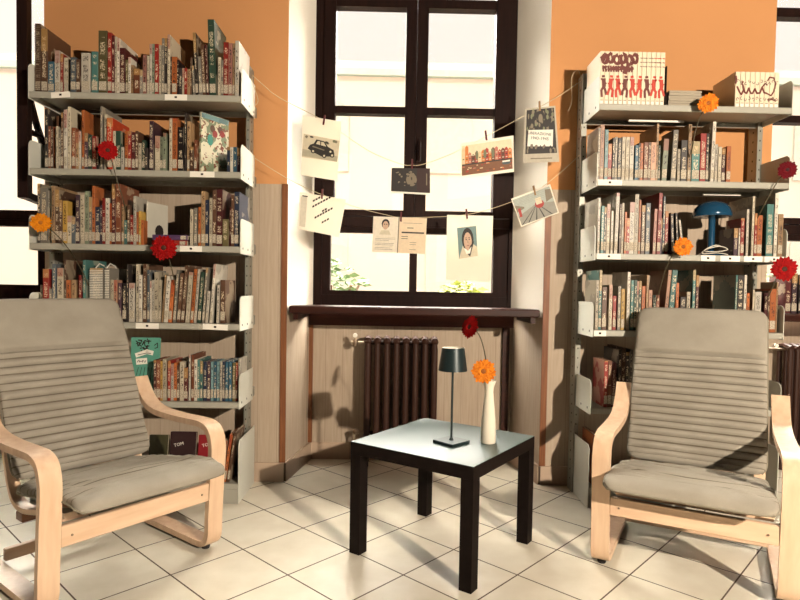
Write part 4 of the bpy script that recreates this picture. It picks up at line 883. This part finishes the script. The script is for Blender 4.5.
SEP = c_('sepia_light_print', (216, 204, 176)); SEPM = c_('sepia_mid_print', (128, 116, 96)); SEPD = c_('sepia_dark_print', (44, 38, 34)); GRN = c_('grey_green_print', (120, 122, 92))
def blobs(P, seed, n, box, mats, r=(.03,.08)):
    rr = random.Random(seed)
    for k in range(n): P.ell(rr.uniform(box[0], box[2]), rr.uniform(box[1], box[3]), rr.uniform(*r), rr.uniform(*r)*1.2, rr.choice(mats), 7)
def d_car(P):
    P.rect(0,0,1,1,SEP); blobs(P, 1, 16, (.06,.72,.94,.93), [SEPM, GRN, SEPD, SEP], (.03,.06)); P.poly([(0,.05),(1,.0),(1,.25),(0,.35)], c_('road_print', (182,172,148)))
    P.poly([(.14,.40),(.20,.58),(.30,.66),(.36,.86),(.58,.84),(.70,.62),(.86,.52),(.90,.34),(.80,.20),(.56,.14),(.30,.28)], SEPD)
    P.poly([(.36,.66),(.40,.80),(.47,.80),(.48,.64)], SEP); P.poly([(.50,.64),(.50,.80),(.57,.79),(.65,.62)], SEP); P.poly([(.26,.50),(.60,.42),(.62,.46),(.28,.56)], SEPM)
    for u, v in ((.30,.32),(.62,.19),(.84,.26)): P.ell(u, v, .065, .10, SEPD); P.ell(u, v, .03, .05, SEP)
    P.ell(.78,.42,.03,.045,SEP)
Q = [(-.495,1.955),(-.292,1.925),(-.311,1.619),(-.50,1.646)]
photo(Q, 'white print with an old dark car, hanging at the left of the upper string', d_car, PAPER, pq=[(-.487,1.859),(-.299,1.826),(-.312,1.717),(-.496,1.739)])
def d_text(P):
    rr = random.Random(4)
    for j, (n, s) in enumerate(((3, .0), (8, .0), (2, .45), (7, .15), (3, .5))):
        for k in range(n):
            u = .30+s*.5+k*.055; v = .80-j*.155+k*.05+s*.18; P.poly([(u,v-.01),(u+.042,v+.026),(u+.036,v+.075),(u-.006,v+.04)], INK)
    P.rect(.03,.08,.17,.9,c_('faint_print', (224,214,194)))
    P.rect(.06,.90,.18,.93,INK)
photo([(-.505,1.556),(-.262,1.524),(-.297,1.327),(-.512,1.365)], 'white print with slanting lines of black text, left end of the lower string', d_text, PAPER, y=YP+.0035 if False else YP-.003)
def d_dark(P):
    P.rect(0,.07,1,1,SEPD); P.rect(0,0,1,.07,CARD); P.rect(.66,.07,1,1,c_('dark_brown_print', (52,26,22))); P.ell(.52,.55,.14,.26,SEPM); blobs(P, 8, 46, (.08,.25,.62,.85), [SEPD, SEPM, SEPM, SEPD], (.015,.04)); P.rect(.04,.14,.6,.3,SEPD)
    P.rect(.90,.35,.925,.8,SEPM)
photo([(-.027,1.692),(.174,1.693),(.177,1.555),(-.028,1.562)], 'small dark photo of a group, hanging in the middle of the upper string', d_dark)
def face(P, u, v, s, hair, skin, body):
    P.ell(u, v-.02*s, .50*s, .62*s, hair, 16); P.ell(u, v-.12*s, .34*s, .48*s, skin, 16)
    for k in (-1, 1): P.ell(u+k*.13*s, v-.02*s, .05*s, .035*s, SEPD, 8); P.rect(u+k*.13*s-.07*s, v+.06*s, u+k*.13*s+.07*s, v+.09*s, hair)
    P.poly([(u-.03*s,v-.2*s),(u+.04*s,v-.2*s),(u,v+.0)], SEPM); P.rect(u-.1*s, v-.36*s, u+.1*s, v-.32*s, c_('lips_print', (150,90,80)))
def d_doc(P):
    pk = c_('pale_pink_print', (238,218,198)); P.rect(0,0,.47,1,c_('pale_page_print', (240,228,208))); P.rect(.49,0,1,1,c_('peach_page_print', (238,214,182))); P.rect(.47,0,.49,1,SEPM)
    P.poly([(.12,.50),(.34,.50),(.30,.62),(.16,.62)], SEP); P.ell(.235,.80,.075,.14,SEPD); P.ell(.235,.76,.055,.12,c_('skin_print', (206,170,144))); P.ell(.215,.79,.012,.015,SEPD,6); P.ell(.255,.79,.012,.015,SEPD,6)
    rr = random.Random(2)
    for j in range(9): P.rect(.05,.42-j*.042,.30+rr.uniform(0,.13),.43-j*.042,SEPM if j % 3 else SEP)
    P.rect(.56,.84,.92,.85,SEPM); P.rect(.64,.70,.76,.72,SEPD); P.rect(.54,.56,.96,.60,SEPD)
    for v in (.46,.40): P.rect(.54,v,.66,v+.015,SEPD)
    for v in (.30,.24,.10): P.rect(.70,v,.82,v+.012,SEPM)
photo([(-.118,1.438),(.163,1.433),(.156,1.246),(-.123,1.251)], 'two-page document with a small portrait, hanging on the middle of the lower string', d_doc)
def d_por(P):
    P.rect(0,0,1,1,c_('grey_teal_print', (116,142,140))); P.poly([(.0,.0),(.25,.42),(.75,.44),(1,.30),(1,0)], SEP); face(P, .52, .60, .62, SEPD, c_('skin_print', (206,170,144)), SEP)
    P.poly([(.62,.36),(.86,.52),(.60,.02),(.48,.10)], SEPD); P.poly([(.30,.34),(.5,.22),(.70,.34),(.6,.12),(.4,.12)], CARD)
photo([(.268,1.453),(.511,1.452),(.508,1.105),(.27,1.111)], 'white print with small portrait of a dark-hooded person, right on the lower string', d_por, PAPER, pq=[(.322,1.385),(.422,1.398),(.434,1.241),(.336,1.223)])
def d_city(P):
    P.rect(0,0,1,1,c_('cream_sky_print', (242,226,190))); rr = random.Random(11)
    cols = [c_('house_red_print', (176,62,46)), c_('house_orange_print', (216,128,62)), c_('house_brown_print', (112,62,42)), c_('house_cream_print', (232,206,160)), c_('house_rose_print', (196,120,98))]
    u = 0
    while u < .98:
        w = rr.uniform(.05,.085); h = rr.uniform(.60,.80)+(.16 if u < .1 else 0); m = rr.choice(cols); P.poly([(u,.34),(min(1,u+w),.34),(min(1,u+w),h),(min(1,u+w/2),h+.06),(u,h)], m)
        for r in range(3): P.rect(u+w*.25,.42+r*.1,min(1,u+w*.75),.45+r*.1,SEPD if r % 2 else SEP)
        u += w
    for a, b in ((.3,.95),(.46,.86),(.62,.9)): P.ell(a,.62,.03,.16,GRN)
    P.rect(0,0,1,.34,c_('canal_print', (128,82,52)))
    for k in range(26): a = rr.uniform(0,.95); v = rr.uniform(.03,.3); P.rect(a,v,a+rr.uniform(.02,.06),v+.03,rr.choice(cols))
    P.rect(0,.33,1,.37,SEPD); P.ell(.88,.24,.09,.07,c_('boat_print', (70,84,88))); P.rect(.80,.26,.95,.31,CARD)
photo([(.334,1.826),(.608,1.873),(.616,1.684),(.334,1.647)], 'colour photo of tall canal houses, hanging right of centre on the upper string', d_city, PAPER, pq=[(.338,1.812),(.597,1.855),(.608,1.70),(.342,1.658)])
def d_lib(P):
    P.rect(0,0,1,1,c_('pale_grey_print', (190,180,160))); P.rect(.05,.16,.95,.97,SEPD); blobs(P, 21, 60, (.10,.60,.90,.94), [SEPM, SEPD, SEPM, SEPD, GRN], (.02,.05)); P.ell(.5,.84,.13,.10,SEPD); P.ell(.5,.80,.07,.08,SEPM)
    P.poly([(.10,.30),(.84,.28),(.88,.58),(.12,.60)], CARD); blobs(P, 5, 24, (.1,.19,.9,.30), [SEPD, SEPM], (.02,.04)); P.rect(.2,.06,.8,.08,SEPM)
o = photo([(.666,2.012),(.823,2.031),(.852,1.741),(.662,1.732)], 'black-and-white photo of a crowd holding a LIBERAZIONE banner on the upper string', d_lib)
word(o, 'LIBERAZIONE', .0205, (-.070, -.0036, .002), INK, (math.pi/2, R(3), 0)); word(o, '1943-1945', .0225, (-.055, -.0036, -.024), INK, (math.pi/2, R(3), 0))
def d_rail(P):
    P.rect(0,0,1,1,c_('grey_sky_print', (176,182,172))); P.poly([(0,0),(1,0),(1,.42),(.55,.58),(0,.35)], c_('grey_ground_print', (150,146,134)))
    for a, b in ((-.0,.12),(.18,.26),(.40,.46),(.62,.70),(.84,.95)): P.poly([(a,0),(a+.035,0),(.56,.56),(.55,.56)], SEPD)
    P.poly([(0,.5),(.22,.56),(.22,.62),(0,.78)], SEPM); P.ell(.62,.52,.12,.15,c_('rail_red_print', (170,50,42))); P.rect(.54,.52,.70,.76,SEP); P.poly([(.8,.5),(1,.58),(1,.9),(.86,.95)], SEPM); P.poly([(.03,.30),(.10,.30),(.12,.62),(.05,.62)], c_('rail_red_print', (170,50,42)))
    for k in range(5): P.poly([(0,.92-.05*k),(1,.97-.07*k),(1,.975-.07*k),(0,.925-.05*k)], SEPM)
photo([(.603,1.543),(.807,1.625),(.859,1.474),(.66,1.397)], 'photo of railway tracks with a red engine, at the right of the lower string', d_rail, PAPER, pq=[(.610,1.536),(.803,1.613),(.850,1.478),(.663,1.405)])
for x, z, t, mt, l in ((-.383,1.928,8,PEG,'dark red peg holding the old car print'), (-.388,1.545,2,PEG,'dark red peg holding the slanting text print'), (.027,1.435,2,PEG,'dark peg holding the two-page document on the lower string'),
    (.372,1.456,-6,PEG,'dark red peg holding the hooded portrait print'), (.465,1.866,-8,PEG,'dark peg holding the canal houses photo'), (.742,2.024,-3,PEGW,'pale wooden peg holding the banner crowd photo'), (.726,1.585,-12,PEGW,'pale wooden peg holding the railway photo'), (.08,1.71,0,PEG,'small dark peg holding the dark group photo')):
    peg(x, z, t, mt, l)

# ------------------------------------------------------------------ outdoors beyond the windows
FAC = plain('pale_facade_plaster', (255, 236, 220), .9, var=.01); FAW = plain('facade_window_shade', (226, 224, 210), .6); FTR = plain('facade_teal_trim', (214, 226, 212), .7); ASPH = plain('pale_courtyard_gravel', (64, 60, 52), .95)
m = MB(); m.box((-14, 3.95, -.4), (18, 16, -.3), ASPH); struct(m.build('ground_courtyard'))
root = tag(empty('house', (1, 13.6, 0)), 'pale building across the courtyard, seen washed out through the windows', 'building')
m = MB(); m.box((-13, 0, -.3), (14, 1.0, 6.2), FAC); m.build('facade', root)
m = MB(); m.box((-13.1, -.12, 5.85), (14.1, 1.0, 6.0), FTR); m.build('cornice', root)
for k in range(9):
    x = -11.5+k*2.8
    for z0 in (.9, 3.7):
        m = MB(); m.box((x, -.05, z0), (x+1.0, .0, z0+1.3), FAW); m.prism([(x+.5+.5*math.cos(a*math.pi/8), z0+1.3+.32*math.sin(a*math.pi/8)) for a in range(9)], 0, .05, FAW, M=Matrix.Rotation(R(90), 4, 'X')); m.build('window', root)
LEAF = plain('pale_green_leaf', (134, 142, 66), .7, var=.3, scale=4); LEAF2 = plain('grey_green_leaf', (110, 132, 92), .7, var=.3, scale=4); BARK = plain('bark', (96, 76, 56), .9)
def shrub(x, y, h, r, mat, label, seed, n=520):
    root = tag(empty('shrub', (x, y, -.3)), label, 'shrub', 'shrubs in the courtyard'); rr = random.Random(seed)
    m = MB()
    for k in range(7):
        a = rr.uniform(0, 6.28); m.tube(bez([(0,0,0),(.1*math.cos(a),.1*math.sin(a),h*.4),(r*.6*math.cos(a),r*.6*math.sin(a),h*.8)], 4), .02, BARK, 5)
    m.build('branches', root); m = MB()
    for k in range(n):
        a = rr.uniform(0, 6.28); t = rr.uniform(.15, 1); rad = r*math.sqrt(rr.random())*math.sin(math.pi*min(.95, t*.8+.15)); c = Vector((rad*math.cos(a), rad*math.sin(a), h*t))
        Mx = Matrix.Translation(c) @ Matrix.Rotation(rr.uniform(0,6.28), 4, 'Z') @ Matrix.Rotation(rr.uniform(-1.2,1.2), 4, 'X'); s = rr.uniform(.05, .10)
        m.add([(-s,0,0),(0,-s*.5,s*.1),(s,0,0),(0,s*.5,s*.1)], [(0,1,2,3)], mat, False, Mx)
    m.build('foliage', root, recalc=False)
shrub(-.9, 8.5, 1.75, .9, LEAF2, 'loose grey-green shrub outside, behind the lower left pane', 1); shrub(.9, 8.0, 1.45, 1.0, LEAF, 'low yellow-green shrub outside, behind the lower right pane', 2); shrub(4.9, 8.2, 1.9, 1.0, LEAF2, 'grey-green shrub outside the right window', 4)

# ------------------------------------------------------------------ light
W = bpy.data.worlds.new('World'); bpy.context.scene.world = W; W.use_nodes = True
bg = W.node_tree.nodes['Background']; bg.inputs[0].default_value = (1.0, .895, .79, 1); bg.inputs[1].default_value = WORLD_STR
def light(name, typ, loc, energy, color, **k):
    l = bpy.data.lights.new(name, typ); l.energy = energy; l.color = color
    for a, v in k.items(): setattr(l, a, v)
    o = bpy.data.objects.new(name, l); COL.objects.link(o); o.location = loc; return o
def aim(o, d): o.rotation_euler = Vector(d).to_track_quat('-Z', 'Y').to_euler()
# bright warm lamp standing behind the viewer to the right: its beam throws the long shadows
k = light('room_floodlight', 'SPOT', (1.92, -.85, 1.90), KEY_E, (1, .865, .70), spot_size=R(105), spot_blend=.35, shadow_soft_size=.035); aim(k, (-1.75, 4.0, -.45))
# hazy daylight from above the courtyard
s = light('hazy_daylight', 'SUN', (0, 8, 8), SKY_E, (1, .95, .84), angle=R(112)); aim(s, (-.10, -1, -.85))
# extra sun lamp, added to brighten the building opposite
s = light('facade_fill_sun', 'SUN', (0, -5, 12), 1.6, (1, .93, .82), angle=R(1)); aim(s, (.25, 1, -.9))

# ------------------------------------------------------------------ camera
cam = bpy.data.cameras.new('camera'); co = bpy.data.objects.new('camera', cam); COL.objects.link(co)
Rr = Vector((.99975986, -.01326551, .01744295)); Uu = Vector((-.01696967, .03499017, .99924357)); Ff = Vector((.01386581, .99929961, -.03475666))
Mx = Matrix((Rr, Uu, -Ff)).transposed().to_4x4(); Mx.translation = Vector((0, 0, 1.0627)); co.matrix_world = Mx
cam.sensor_width = 36; cam.lens = 591.28*36/800; cam.shift_x = -(402.554-400)/800; cam.shift_y = (309.011-300)/800; cam.clip_start = .05
sc = bpy.context.scene; sc.camera = co
sc.view_settings.view_transform = 'Standard'; sc.view_settings.look = 'None'; sc.view_settings.gamma = 1; sc.view_settings.use_curve_mapping = False; sc.view_settings.exposure = EXPO
sc.cycles.max_bounces = 8; sc.cycles.diffuse_bounces = 1; sc.cycles.transparent_max_bounces = 12
